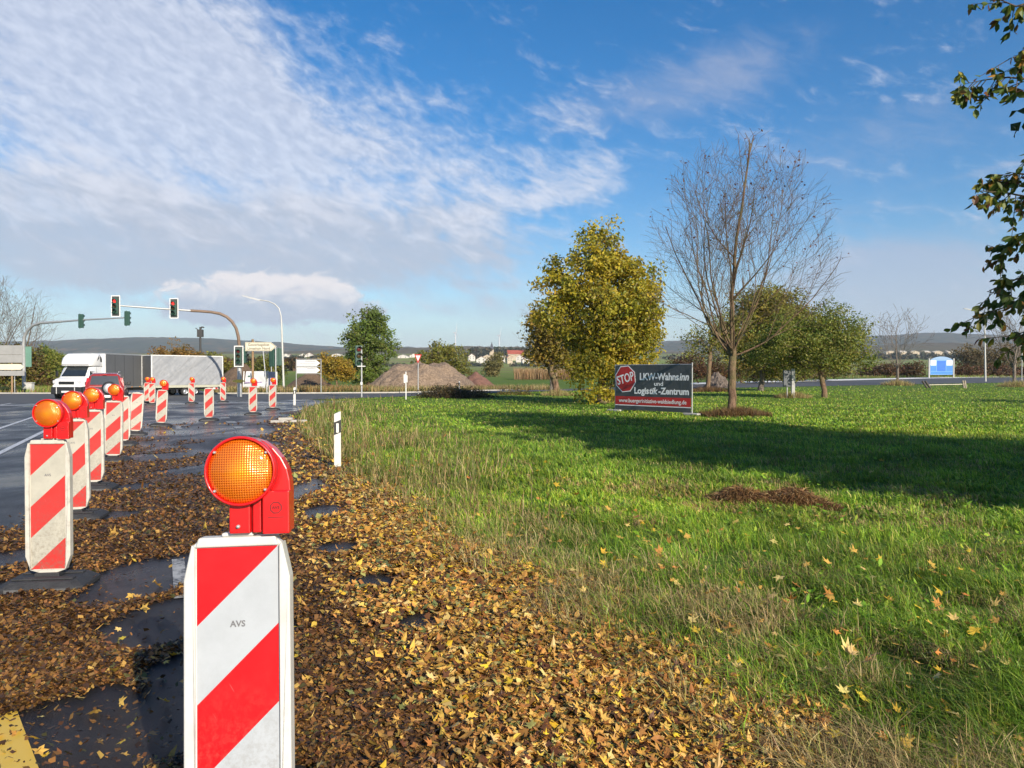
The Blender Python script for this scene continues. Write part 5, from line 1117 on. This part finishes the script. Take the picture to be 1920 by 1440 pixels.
xm = (pp(457.5, 0, Y5, B).x+pp(505, 0, Y5, B).x)/2+.03; BT = plain('sign_lettering', (.10, .075, .04), .5)
text('lettering', 'Gewerbegebiet', .225, BT, pa, TR(xm+.03, -.102, ZA(650, Y5)+.115), bold=.003); text('lettering', 'Limeshain Nord', .225, BT, pa, TR(xm+.03, -.102, ZA(650, Y5)-.125), bold=.003)
Y6 = 64; xg = XA(555.5, Y6); B = Vector((xg, Y6, 0)); t = thing('direction_sign', 'double white arrow board on two thin posts beyond the crossing road', 'road sign', B)
x1 = pp(599.5, 0, Y6, B).x
for x in (0, x1): MB().tube([(x, 0, 0), (x, 0, ZA(673, Y6))], .035, 8).build('post', GALV, t)
m = MB()
for v in (673.5, 687.5, 700.5): z = ZA(v, Y6); m.box(0, x1, -.02, .02, z-.025, z+.025)
m.build('crossbar', GALV, t)
for v, h, ls in ((681, .52, (.95, 1.35, 1.15)), (694, .46, (.75, 1.35))):
    pa = arrow_panel(t, 'arrow_panel', .06, x1-.06, ZA(v, Y6), h, WHT, -.06)
    for i, l in enumerate(ls): zl_ = ZA(v, Y6)+(h*.5-.10)-i*(.155 if len(ls) == 3 else .2); MB().box(x1-.42-l, x1-.42, -.063, -.0605, zl_-.035, zl_+.035).build('lettering', plain('faint_lettering', (.34, .34, .36), .6, var=.5, scale=16), pa)
# back of the board at the left edge
Y7 = 62; xg = XA(21.5, Y7); B = Vector((xg, Y7, 0)); t = thing('direction_sign', 'large direction board at the left edge seen from behind on a brown post', 'road sign', B)
MB().tube([(0, .06, 0), (0, .06, ZA(650, Y7))], .07, 10).build('post', plain('rusty_post', (.30, .19, .10), .7), t); MB().tube([(-1.6, .06, 0), (-1.6, .06, ZA(650, Y7))], .07, 10).build('post', MATS['rusty_post'], t); MB().tube([(.19, .1, 0), (.19, .1, ZA(700, Y7))], .03, 8).build('stay', GALV, t)
SB = plain('sign_back_grey', (.30, .30, .29), .6, var=.1, scale=2)
m = MB(); xr = pp(38, 0, Y7, B).x; m.box(-3.2, xr, -.03, 0, ZA(665, Y7)+.01, ZA(647.5, Y7)).box(-3.2, xr, -.03, 0, ZA(680, Y7), ZA(665, Y7)-.01).build('board_back', SB, t); arrow_panel(t, 'arrow_panel', -3.2, pp(40, 0, Y7, B).x, ZA(688, Y7), .47, plain('cream_sign', (.60, .56, .44), .4), -.05)
MB().box(-3.2, pp(40, 0, Y7, B).x, -.03, 0, ZA(704.5, Y7), ZA(695, Y7)).build('lower_board', SB, t)
# give way sign
Y8 = 61; xg = XA(784, Y8); B = Vector((xg, Y8, 0)); t = thing('give_way_sign', 'red bordered white triangle give way sign on a thin post before the gravel heap', 'road sign', B)
zt, zb = ZA(664.5, Y8), ZA(681.5, Y8); hw = 7*Y8/F
MB().tube([(0, 0, 0), (0, 0, zt-.1)], .04, 8).build('post', GALV, t); tri0 = [(-hw, zt), (hw, zt), (0, zb)]; tc_ = (0, (2*zt+zb)/3); tri = lambda f: [(x*f, tc_[1]+(z-tc_[1])*f) for x, z in tri0]
pn = MB().prism(tri(1), -.07, -.045).build('sign_face', plain('sign_red', (.55, .03, .03), .4), t); MB().prism(tri(.62), -.074, -.07).build('white_field', WHT, pn)
# small plates on a white post
Y9 = 48.5; xg = XA(761, Y9); t = thing('plate_post', 'short white post with two small white plates in the grass below the give way sign', 'sign post', (xg, Y9, 0))
MB().tube([(0, 0, 0), (0, 0, 1.75)], .035, 8).build('post', WHT, t); MB().box(-.13, -.02, -.06, -.045, 1.05, 1.58).build('plate', WHT, t, .003); MB().box(.03, .11, -.06, -.045, 1.08, 1.52).build('plate', WHT, t, .003)
# information banner behind the arrow sign
Y0 = 66; B = Vector((XA(455, Y0), Y0, 0)); t = thing('information_banner', 'white information banner with small logos stretched between slanting posts behind the arrow sign', 'banner', B)
c = [pp(457, 726, Y0, B), pp(497, 728, Y0, B, -.2), pp(501, 696, Y0, B, -.2), pp(462, 696, Y0, B)]
def sheet(name, c, mat, parent, n=24, m=12, amp=.03, seed=3, fr=3):
    S, T_ = np.meshgrid(np.linspace(0, 1, n), np.linspace(0, 1, m), indexing='ij'); c = [np.array(q) for q in c]
    Q = (c[0]*(1-S[..., None])+c[1]*S[..., None])*(1-T_[..., None])+(c[3]*(1-S[..., None])+c[2]*S[..., None])*T_[..., None]
    nrm = np.cross(c[1]-c[0], c[3]-c[0]); nrm /= np.linalg.norm(nrm); w = (fbm(S*fr+T_*fr*.8, T_*fr*.7-S*fr*.5, 1, seed)-.5)*amp*2
    Q = Q+nrm*w[..., None]; i, j = np.meshgrid(np.arange(n-1), np.arange(m-1), indexing='ij'); k = (i*m+j).ravel()
    o = npmesh(name, Q.reshape(-1, 3), np.c_[k, k+m, k+m+1, k+1], mat, None, parent, True); return o
CL = plain('white_banner_cloth', (.62, .64, .66), .6, var=.06, scale=1)
sheet('cloth', c, CL, t, amp=.05)
sheet('side_cloth', [pp(503, 724, Y0, B, -.1), pp(519, 722, Y0, B, .3), pp(518, 697, Y0, B, .3), pp(503, 697, Y0, B, -.1)], plain('lilac_cloth', (.30, .32, .42), .6), t, amp=.04)
for a, b_ in (((456, 726), (457.5, 696)), ((501.5, 737), (502.5, 695)), ((519, 722), (519, 697))): MB().tube([pp(*a, Y0, B, -.05), pp(*b_, Y0, B, -.05)], .045, 8).build('banner_post', WHT, t)
for u, v, w, h in ((491, 705.5, 2.6, 3.0), (467, 705, 2, .9)): q = pp(u, v, Y0, B, -.12); MB().box(q.x-w*.045, q.x+w*.045, q.y-.01, q.y, q.z-h*.045, q.z+h*.045).build('logo', plain('logo_green', (.05, .16, .10), .5), t)
for u, v, s_ in ((470, 717, 'Straßenbau'), (490, 717, 'Tiefbau')): q = pp(u, v, Y0, B, -.13); MB().box(q.x-.5, q.x+.5, q.y-.01, q.y, q.z-.06, q.z+.06).build('lettering', plain('lilac_ink', (.34, .28, .42), .5, var=.5, scale=8), t)
# ------------------------------------------------------------------ the protest banner
BL = Vector((XA(1153, 33), 33, 0)); BR = Vector((XA(1297, 29.9), 29.9, 0)); d = BR-BL; W = d.length; rz = math.atan2(d.y, d.x)
t = thing('protest_banner', 'dark grey and red STOP banner in a mesh fence frame beside the bare tree', 'banner', BL, rz)
zt = 2.02; z0 = .12
def m_banner():
    m, nt, b, out = newmat('banner_print'); v = coords(nt); n = noise(nt, v, 2.2, 5, .6, 1.2); sp = N(nt, 'ShaderNodeSeparateXYZ'); nt.links.new(v, sp.inputs[0])
    c = ramp(nt, n, [(.3, (.050, .056, .058)), (.7, (.078, .084, .086))]); nt.links.new(c, b.inputs['Base Color']); b.inputs['Roughness'].default_value = .5; bump(nt, b, noise(nt, coords(nt, (1, 1, .6)), 3, 4, .6, 1.5), .5, .05); return m
bsh = lambda name, x0, x1, za, zb, mat, y, par, n=40, mm=14: sheet(name, [(x0, y, za), (x1, y, za), (x1, y, zb), (x0, y, zb)], mat, par, n, mm, 0)
cl = bsh('cloth', .03, W-.03, z0, zt-.03, m_banner(), 0, t)
BRED = plain('banner_red', (.50, .022, .018), .5, var=.12, scale=3); BW = plain('banner_white', (.88, .87, .85), .5, var=.05)
MB().box(.03, W-.03, -.006, -.003, .33, .68).build('red_band', BRED, cl); MB().box(.03, W-.03, -.006, -.003, .29, .325).build('white_line', BW, cl)
oc = [(.60+.60*math.cos(R_(22.5+45*k+6)), 1.42+.60*math.sin(R_(22.5+45*k+6))) for k in range(8)]; oc = [(max(x, .04), min(z, zt-.04)) for x, z in oc]
ctr = (sum(x for x, z in oc)/8, sum(z for x, z in oc)/8); oi = [(ctr[0]+(x-ctr[0])*.93, ctr[1]+(z-ctr[1])*.93) for x, z in oc]
MB().prism(oc, -.006, -.003).build('stop_octagon_border', BW, cl); so_ = MB().prism(oi, -.009, -.006).build('stop_octagon', BRED, cl)
text('lettering', 'STOP', .50, BW, so_, TR(.60, -.011, 1.42) @ Matrix.Rotation(R_(-14), 4, 'Y') @ Matrix.Diagonal((.80, 1, 1.05, 1)), bold=.008)
def run(parts, size, xr, z, width, bold=.006):
    """line of lettering made of upright and slanted pieces, fitted between xr-width and xr"""
    obs = []; x = 0
    for s_, sh in parts:
        o = text('lettering', s_, size, BW, cl, Matrix.Identity(4), align='LEFT', bold=bold, shear=sh); X_ = [v.co.x for v in o.data.vertices]
        o.data.transform(TR(x-min(X_), 0, 0)); x += max(X_)-min(X_)+size*.07; obs.append(o)
    k = width/(x-size*.07)
    for o in obs: o.data.transform(TR(xr-width, -.006, z) @ Matrix.Diagonal((k, 1, 1, 1)))
run([('LKW-Wahns', 0), ('inn', .2)], .40, W-.13, 1.50, 2.50, .012); run([('und', 0)], .25, 2.62, 1.22, .46, .003)
run([('Logis', 0), ('tik', .22), ('-Zentrum', 0)], .37, W-.13, .92, 2.80, .012)
text('lettering', 'www.buergerinitiative-waldsiedlung.de', .235, BW, cl, TR(W/2, -.009, .50) @ Matrix.Diagonal((.97, 1, 1, 1)), bold=.002)
fr = MB().tube([(0, .03, .02), (0, .03, zt)], .022, 8).tube([(W, .03, 0), (W, .03, zt+.05)], .024, 8).tube([(0, .03, zt-.02), (W, .03, zt-.02)], .018, 8).tube([(0, .03, z0), (W, .03, z0)], .018, 8); fr.build('fence_frame', GALV, t)
m = MB()
for i in range(1, 38): m.tube([(W*i/38, .028, z0), (W*i/38, .028, zt)], .003, 4, cap=False)
m.build('wire_mesh', GALV, t)
for x in (0, W): MB().box(x-.35, x+.35, -.12, .16, 0, .10).build('concrete_foot', concrete, t, .02)
# ------------------------------------------------------------------ grey box on posts, blue board, broken bench, utility pole
Yb = 51.5; t = thing('meter_box', 'grey box and pale steel post standing in a straw tuft before the fruit trees', 'sign post', (XA(1487, Yb), Yb, 0))
MB().box(-.11, .11, -.08, .08, 0, 1.95).build('post', plain('pale_post', (.36, .36, .34), .5), t, .01); MB().tube([(-.36, .1, 0), (-.36, .1, 1.2)], .04, 8).build('post', GALV, t); MB().box(-.62, -.14, .0, .2, .75, 1.85).build('box', plain('dark_box_grey', (.10, .11, .12), .6), t, .02)
Yk = 148; B = Vector((XA(1742, Yk), Yk, float(H(Yk)))); t = thing('notice_board', 'big blue and white notice board with an arched top and two pale posts', 'notice board', B); k = Yk/F
BLU = plain('bright_blue', (.012, .13, .62), .4, var=.08, scale=1); BL2 = plain('mid_blue', (.03, .18, .60), .4, var=.1, scale=1); BLL = plain('light_blue', (.14, .34, .66), .4)
X = lambda u: (u-1742)*k; Z = lambda v: ZA(v, Yk)-B.z
for u in (1742, 1788): MB().box(X(u)-.11, X(u)+.11, -.1, .1, 0, Z(672)).build('post', plain('pale_post', (.36, .36, .34), .5), t)
pn = MB().box(X(1744), X(1786), -.03, .03, Z(702.5), Z(675)).build('panel', BLL, t)
MB().box(X(1756.5), X(1773), -.05, -.03, Z(696), Z(676.5)).build('centre_panel', BLU, pn); MB().box(X(1745), X(1755.5), -.05, -.03, Z(696), Z(686)).box(X(1774), X(1785), -.05, -.03, Z(696), Z(686)).box(X(1745), X(1785), -.05, -.03, Z(701.5), Z(696.8)).build('blue_panel', BL2, pn)
MB().box(X(1744.5), X(1755), -.055, -.03, Z(685), Z(675.5)).box(X(1774.5), X(1785.5), -.055, -.03, Z(685), Z(675.5)).build('white_panel', WHT, pn)
ar = [(X(1744), Z(675)), (X(1786), Z(675))]+[(X(1765+21*math.cos(a)), Z(675)+(Z(668.5)-Z(675))*math.sin(a)**1.6) for a in np.linspace(.12, pi-.12, 16)]; MB().prism(ar, -.06, .06).build('arched_top', plain('pale_blue', (.20, .33, .50), .4), t)
Yn = 86; B = Vector((XA(1735, Yn), Yn, .0)); t = thing('broken_barrier', 'broken wooden barrier with a low rail, lying in the grass before the blue notice board', 'barrier', B); k = Yn/F
WG = plain('weathered_grey_wood', (.30, .26, .20), .85, var=.3, scale=6)
MB().tube([(4*k, 0, .35), (70*k, 0, .42)], .045, 6).build('rail', plain('pale_rail', (.62, .56, .44), .7), t)
for x0, l in ((-.35, .55), (.0, .55)): MB().tube([(x0, 0, .80), (x0+l, -.05, 0)], .11, 6).build('leg', plain('dark_wood', (.07, .06, .05), .8), t)
for x0, l in ((70*k, .12), (74*k, .10)): MB().tube([(x0, 0, .85), (x0+l, -.05, 0)], .10, 6).build('leg', WG, t)
MB().tube([(70*k, 0, .5), (76*k, 0, .42)], .06, 6).build('brace', WG, t)
Yu = 150; B = Vector((XA(376, Yu), Yu, float(H(Yu)))); t = thing('utility_pole', 'dark power pole with brackets rising behind the russet tree', 'utility pole', B); z = lambda v: ZA(v, Yu)-B.z; k = Yu/F
MB().tube([(0, 0, 0), (0, 0, z(613))], [.28, .18], 8).build('pole', plain('dark_pole', (.05, .05, .05), .8), t); MB().tube([(-9*k, 0, z(615)), (-3*k, 0, z(619)), (0, 0, z(620))], .08, 6).tube([(0, 0, z(618)), (3*k, 0, z(613)), (7*k, 0, z(614))], .16, 6).build('bracket', MATS['dark_pole'], t); MB().box(-.5, .5, -.4, .4, z(632), z(618)).build('transformer', plain('dark_pole', (.05, .05, .05), .8), t)
# broken kerb stones by the corner
t = thing('broken_kerb_stone', 'pale broken slab lying at the end of the edge line by the weeds', 'kerb stone', (*G2(540, 793), .0), R_(8)); x, y = G2(540, 793)
MB().slab([(-.55, -.13), (-.1, -.16), (.0, -.02), (.62, -.1), (.60, .12), (.05, .14), (-.5, .12)], 0, .10).build('slab', concrete, t, .02); MB().slab([(-.3, -.1), (.12, -.08), (.16, .07), (-.25, .1)], .1, .18).build('fragment', concrete, t, .015)
# ------------------------------------------------------------------ vehicles
GLASS = plain('vehicle_glass', (.018, .024, .028), .08, var=.1, coat=.6, spec=.8); TYRE = plain('tyre', (.018, .018, .018), .8); ALU = plain('wheel_rim', (.45, .46, .47), .35, .6); VW = plain('van_white', (.76, .76, .75), .3, var=.03, coat=.4, dirt=.1)
DPL = plain('dark_bumper', (.02, .021, .023), .55); HL = plain('headlight_glass', (.55, .56, .58), .15, coat=.8); CRED = plain('car_red', (.25, .022, .016), .25, var=.06, coat=.8, dirt=.1); TLR = plain('tail_red', (.45, .01, .01), .2, coat=.6); AMB = plain('amber_marker', (.8, .3, .02), .3)
def wheel(parent, x, y, r, w=.2):
    o = MB().lathe([(r*.6, -w/2), (r*.93, -w/2), (r, -w*.3), (r, w*.3), (r*.93, w/2), (r*.6, w/2)], 28, T=Matrix.Rotation(pi/2, 4, 'Z')).build('wheel', TYRE, parent); o.location = (x, y, r)
    m = MB().lathe([(.0005, -w*.42), (r*.2, -w*.44), (r*.26, -w*.3), (r*.56, -w*.34), (r*.62, -w*.48), (r*.62, w*.48), (r*.56, w*.34), (r*.26, w*.3), (r*.2, w*.44), (.0005, w*.42)], 24, T=Matrix.Rotation(pi/2, 4, 'Z')); m.build('rim', ALU, o); return o
def loft(name, secs, mats_, parent, mi=None, smooth=True, bevel=0):
    """secs: list of (y, [(x,z)...]) cross sections with the same number of points"""
    n = len(secs[0][1]); m = MB(); m.add([(x, y, z) for y, s in secs for x, z in s], [], 0)
    for i in range(len(secs)-1):
        for k in range(n): m.f.append([i*n+k, (i+1)*n+k, (i+1)*n+(k+1) % n, i*n+(k+1) % n]); m.mi.append(0); m.sm.append(smooth)
    m.f.append(list(range(n))); m.mi.append(0); m.sm.append(False); b_ = (len(secs)-1)*n; m.f.append([b_+k for k in range(n)][::-1]); m.mi.append(0); m.sm.append(False)
    return m.build(name, mats_, parent, bevel)
def quadm(pts, mi=0): return MB().add(pts, [tuple(range(len(pts)))], mi)
# truck: local x across, -y is the front
tr = thing('box_truck', 'white van fronted truck with a sleeper pod and dark grey curtain sides', 'truck', (-28.5, 49.0, 0), R_(-4))
def sec(w, z0, z1, r=.12, wt=None):
    wt = wt or w; return [(-w, z0), (w, z0), (w, z1-r*2), (wt, z1-r), (wt-r, z1), (-wt+r, z1), (-wt, z1-r), (-w, z1-r*2)]
# bonnet, cab and pod
loft('cab', [(.12, sec(.70, .45, 1.12, .07)), (.22, sec(.92, .38, 1.22, .07)), (.50, sec(1.0, .34, 1.30, .08)), (.95, sec(1.01, .34, 1.40, .08, .94)), (1.0, sec(1.01, .34, 1.43, .08, .93)), (1.62, sec(1.01, .34, 2.12, .06, .84)), (1.75, sec(1.01, .34, 2.18, .06, .86)), (2.75, sec(1.01, .34, 2.2, .06, .9))], VW, tr, bevel=.02)
loft('sleeper_pod', [(1.25, sec(.86, 2.16, 2.34, .06, .80)), (1.32, sec(.98, 2.14, 2.52, .08, .90)), (1.55, sec(1.04, 2.13, 2.84, .10, .92)), (1.85, sec(1.06, 2.13, 2.95, .12, .94)), (2.78, sec(1.06, 2.13, 2.97, .10, .98))], VW, tr, bevel=.03)
# windscreen and windows, proud of the cab skin
quadm([(-.82, .975, 1.46), (.82, .975, 1.46), (.72, 1.575, 2.10), (-.72, 1.575, 2.10)]).build('windscreen', GLASS, tr)
for s in (-1, 1):
    p = [(s*1.016, 1.15, 1.42), (s*1.016, 2.05, 1.42), (s*.905, 2.05, 2.06), (s*.90, 1.62, 2.04)]; p = p if s < 0 else p[::-1]; quadm([(x+s*.01, y, z) for x, y, z in p]).build('side_window', GLASS, tr)
    MB().box(min(s*1.08, s*1.24), max(s*1.08, s*1.24), 1.02, 1.14, 1.42, 1.80).build('mirror', BLK, tr, .03); MB().box(min(s*.52, s*.93), max(s*.52, s*.93), .13, .26, 1.0, 1.20).build('headlight', HL, tr, .03)
    m = MB().lathe([(.44, -.03), (.52, -.03), (.52, .03), (.44, .03)], 24, T=TR(s*1.0, 1.0, .42) @ Matrix.Rotation(pi/2, 4, 'Z')); m.build('wheel_arch', DPL, tr)
    wheel(tr, s*.90, 1.0, .37, .22); wheel(tr, s*.88, 5.0, .37, .34)
MB().box(-.52, .52, .10, .20, .93, 1.13).build('grille', BLK, tr, .02); MB().box(-1.0, 1.0, .02, .35, .32, .78).box(-1.03, 1.03, .35, .62, .30, .80).build('bumper', DPL, tr, .04); MB().box(-.85, .85, .0, .03, .78, .90).build('bumper_strip', VW, tr, .01)
MB().box(-.26, .26, -.02, .0, .42, .53).build('number_plate', WHT, tr); MB().box(-.62, -.59, -.015, .018, .35, .76).build('bumper_trim', WHT, tr); MB().box(.59, .62, -.015, .018, .35, .76).build('bumper_trim', WHT, tr)
pg = MB()
pg.add([(1.082, 1.98, 2.45), (1.082, 2.22, 2.80), (1.082, 2.32, 2.86), (1.082, 2.26, 2.62)], [(3, 2, 1, 0)]).add([(1.082, 2.36, 2.88), (1.082, 2.62, 2.62), (1.082, 2.66, 2.40), (1.082, 2.44, 2.40)], [(3, 2, 1, 0)])
pg.v = [Vector((v.x, v.y, v.z)) for v in pg.v]; pg.sm = [False]*2; pg.build('pod_stripe', DPL, tr)
MB().box(-.9, .9, 1.24, 1.27, 2.20, 2.24).build('pod_lettering_bar', GINK, tr)
CUR = plain('grey_curtain', (.105, .11, .115), .55, var=.1, scale=1.5, bmp=.15)
for o_ in list(tr.children):
    if o_.name.split('.')[0] not in ('wheel',): o_.scale.y = .82
    elif o_.location.y < 2: o_.location.y *= .82
bx_ = MB().box(-1.12, 1.12, 2.5, 6.9, .72, 2.93).build('cargo_box', CUR, tr, .01)
MB().box(-1.14, 1.14, 2.47, 6.93, 2.93, 3.02).box(-1.14, 1.14, 2.47, 6.93, .66, .72).build('roof_rail', ALU, bx_)
MB().box(-1.145, 1.145, 2.42, 2.5, .7, 2.95).build('front_frame', WHT, bx_); MB().box(-1.145, 1.145, 6.9, 6.97, .7, 2.95).build('rear_frame', WHT, bx_)
MB().box(-1.0, 1.0, 2.8, 6.9, .45, .64).build('chassis', BLK, tr); m = MB()
for y in (3.4, 4.4, 5.6, 6.6): m.box(1.141, 1.15, y-.05, y+.05, .665, .715)
m.build('side_marker', AMB, tr); MB().box(1.0, 1.08, 3.3, 4.5, .30, .62).build('side_guard', DPL, tr)
for y in (3.6, 4.7, 5.8): MB().box(1.1205, 1.126, y-.02, y+.02, .74, 2.92).build('curtain_strap', plain('dark_strap', (.05, .052, .055), .6), bx_)
MB().box(1.005, 1.016, 2.02*.82, 2.04*.82, .5, 2.05).build('door_seam', DPL, tr); MB().box(1.006, 1.03, 1.85*.82, 2.0*.82, 1.22, 1.27).build('door_handle', DPL, tr)
for x in (-.45, .3): MB().tube([(x, .86*.95, 1.50), (x+.45, .80, 1.47)], .012, 5).build('wiper', BLK, tr)
# trailer
t = thing('curtain_trailer', 'silver tarpaulin trailer behind the white truck, seen from its side', 'trailer', (-25.8, 55.0, 0), R_(0))
c, s = math.cos(R_(37.5)), math.sin(R_(37.5)); t.rotation_euler = (0, 0, pi/2-R_(37.5)+R_(0))
# local: -y is the front, +x ... choose axes so that the side facing the road is at x = +1.05
ang = math.atan2(math.cos(R_(37.5)), math.sin(R_(37.5))); t.rotation_euler = (0, 0, ang-pi/2)
# along = local y (length), left side toward -x ; near side is local x = 0, body extends to x = -2.1
def m_tarp():
    m, nt, b, out = newmat('silver_tarp'); v = coords(nt); n = noise(nt, coords(nt, (1, 1.2, 1.0)), 1.6, 5, .6, 1.5)
    m0 = N(nt, 'ShaderNodeMapping'); m0.inputs['Rotation'].default_value = (R_(-40), 0, 0); nt.links.new(v, m0.inputs[0]); mp = N(nt, 'ShaderNodeMapping'); mp.inputs['Scale'].default_value = (1, .3, 1.5); nt.links.new(m0.outputs[0], mp.inputs[0]); w = noise(nt, mp.outputs[0], 1.5, 2, .5, .3)
    nt.links.new(ramp(nt, n, [(.3, (.25, .265, .285)), (.7, (.33, .34, .355))]), b.inputs['Base Color']); b.inputs['Roughness'].default_value = .42; bump(nt, b, w, .6, .20); return m
TARP = m_tarp(); L_ = 5.6
bd = MB().box(-2.1, 0, 0, L_, .78, 2.92).build('tarpaulin', TARP, t, .02)
bd.data.materials.append(CUR)
for p in bd.data.polygons:
    if abs(p.normal.y) > .9: p.material_index = 1
m = MB()
for y in (0, L_): m.box(-2.12, -2.04, y-.03, y+.03, .7, 2.96).box(-.06, .02, y-.03, y+.03, .7, 2.96)
m.box(-2.12, .02, -.03, L_+.03, 2.92, 2.98); m.build('frame', WHT, bd)
MB().box(-2.12, .02, -.03, L_+.03, .60, .78).build('side_board', plain('pale_board', (.42, .42, .33), .5), t); MB().box(-1.9, -.2, .1, L_-.1, .45, .6).build('chassis', BLK, t)
for y in (2.55, 3.35):
    for x in (-1.9, -.12): wheel(t, x, y, .30, .2)
MB().tube([(-1.05, .1, .5), (-1.05, -1.7, .48)], .06, 8).build('drawbar', BLK, t); MB().box(-.02, .03, 4.3, 5.2, .44, .56).build('striped_marker', WHT, t); MB().box(.031, .034, 4.45, 4.75, .445, .555).box(.031, .034, 4.95, 5.15, .445, .555).build('red_marker', TLR, t)
# red car seen from behind
ca = thing('red_car', 'red off-road car with a spare wheel on its tailgate, waiting behind the beacons', 'car', (XA(196, 38.5), 38.5, 0), R_(24.5))
# local +y forward, tail at y = 0
def cs(w, z0, z1, wt, zs): return [(-w*.94, z0), (w*.94, z0), (w, z0+.22), (w, zs), (wt, z1-.08), (wt-.12, z1), (-wt+.12, z1), (-wt, z1-.08), (-w, zs), (-w, z0+.22)]
loft('body', [(0, cs(.84, .42, 1.0, .80, .92)), (.03, cs(.86, .38, 1.02, .82, .95)), (.10, cs(.875, .34, 1.30, .74, 1.0)), (.22, cs(.88, .33, 1.60, .66, 1.0)), (.42, cs(.88, .32, 1.66, .64, 1.0)), (1.9, cs(.88, .32, 1.68, .66, 1.0)), (2.5, cs(.88, .32, 1.60, .62, 1.0)), (3.15, cs(.88, .32, 1.08, .72, .98)), (4.0, cs(.86, .34, .98, .74, .90)), (4.25, cs(.78, .40, .80, .70, .72))], CRED, ca, bevel=.02)
quadm([(-.66, .032, 1.08), (.66, .032, 1.08), (.58, .145, 1.52), (-.58, .145, 1.52)]).build('rear_window', GLASS, ca)
for s in (-1, 1):
    p = [(s*.872, .55, 1.04), (s*.872, 2.75, 1.04), (s*.70, 2.35, 1.52), (s*.70, .62, 1.55)]; p = p if s > 0 else p[::-1]; quadm([(x+s*.012, y, z) for x, y, z in p]).build('side_window', GLASS, ca)
    MB().add([(s*.66, .045, 1.0), (s*.86, .075, 1.0), (s*.80, .16, 1.42), (s*.69, .14, 1.42), (s*.66, .12, 1.0), (s*.88, .3, 1.0), (s*.80, .3, 1.42), (s*.69, .25, 1.42)], [(0, 1, 2, 3), (1, 5, 6, 2), (4, 7, 6, 5), (0, 3, 7, 4), (3, 2, 6, 7), (0, 4, 5, 1)]).build('tail_light', TLR, ca)
    MB().box(min(s*.9, s*1.08), max(s*.9, s*1.08), 2.55, 2.68, 1.02, 1.2).build('mirror', BLK, ca, .03)
    MB().tube([(s*.60, .6, 1.72), (s*.60, 2.1, 1.73)], .022, 6).build('roof_rail', ALU, ca)
    for y in (.85, 3.35): wheel(ca, s*.78, y, .35, .22)
MB().box(-.86, .86, -.10, .06, .36, .66).build('bumper', DPL, ca, .04); MB().box(-.26, .26, -.112, -.10, .44, .55).build('number_plate', WHT, ca); MB().box(-.62, .05, -.004, .006, .84, .96).build('tailgate_trim', DPL, ca)
sw = MB().lathe([(.0005, -.16), (.20, -.16), (.30, -.14), (.335, -.08), (.335, .0)], 30).build('spare_wheel', DPL, ca); sw.location = (.20, -.02, .90)
MB().lathe([(.0005, -.172), (.16, -.17), (.245, -.155), (.25, -.14)], 30).build('wheel_cover', ALU, sw)
MB().box(-.08, .08, .10, .2, 1.56, 1.60).build('brake_light', TLR, ca)
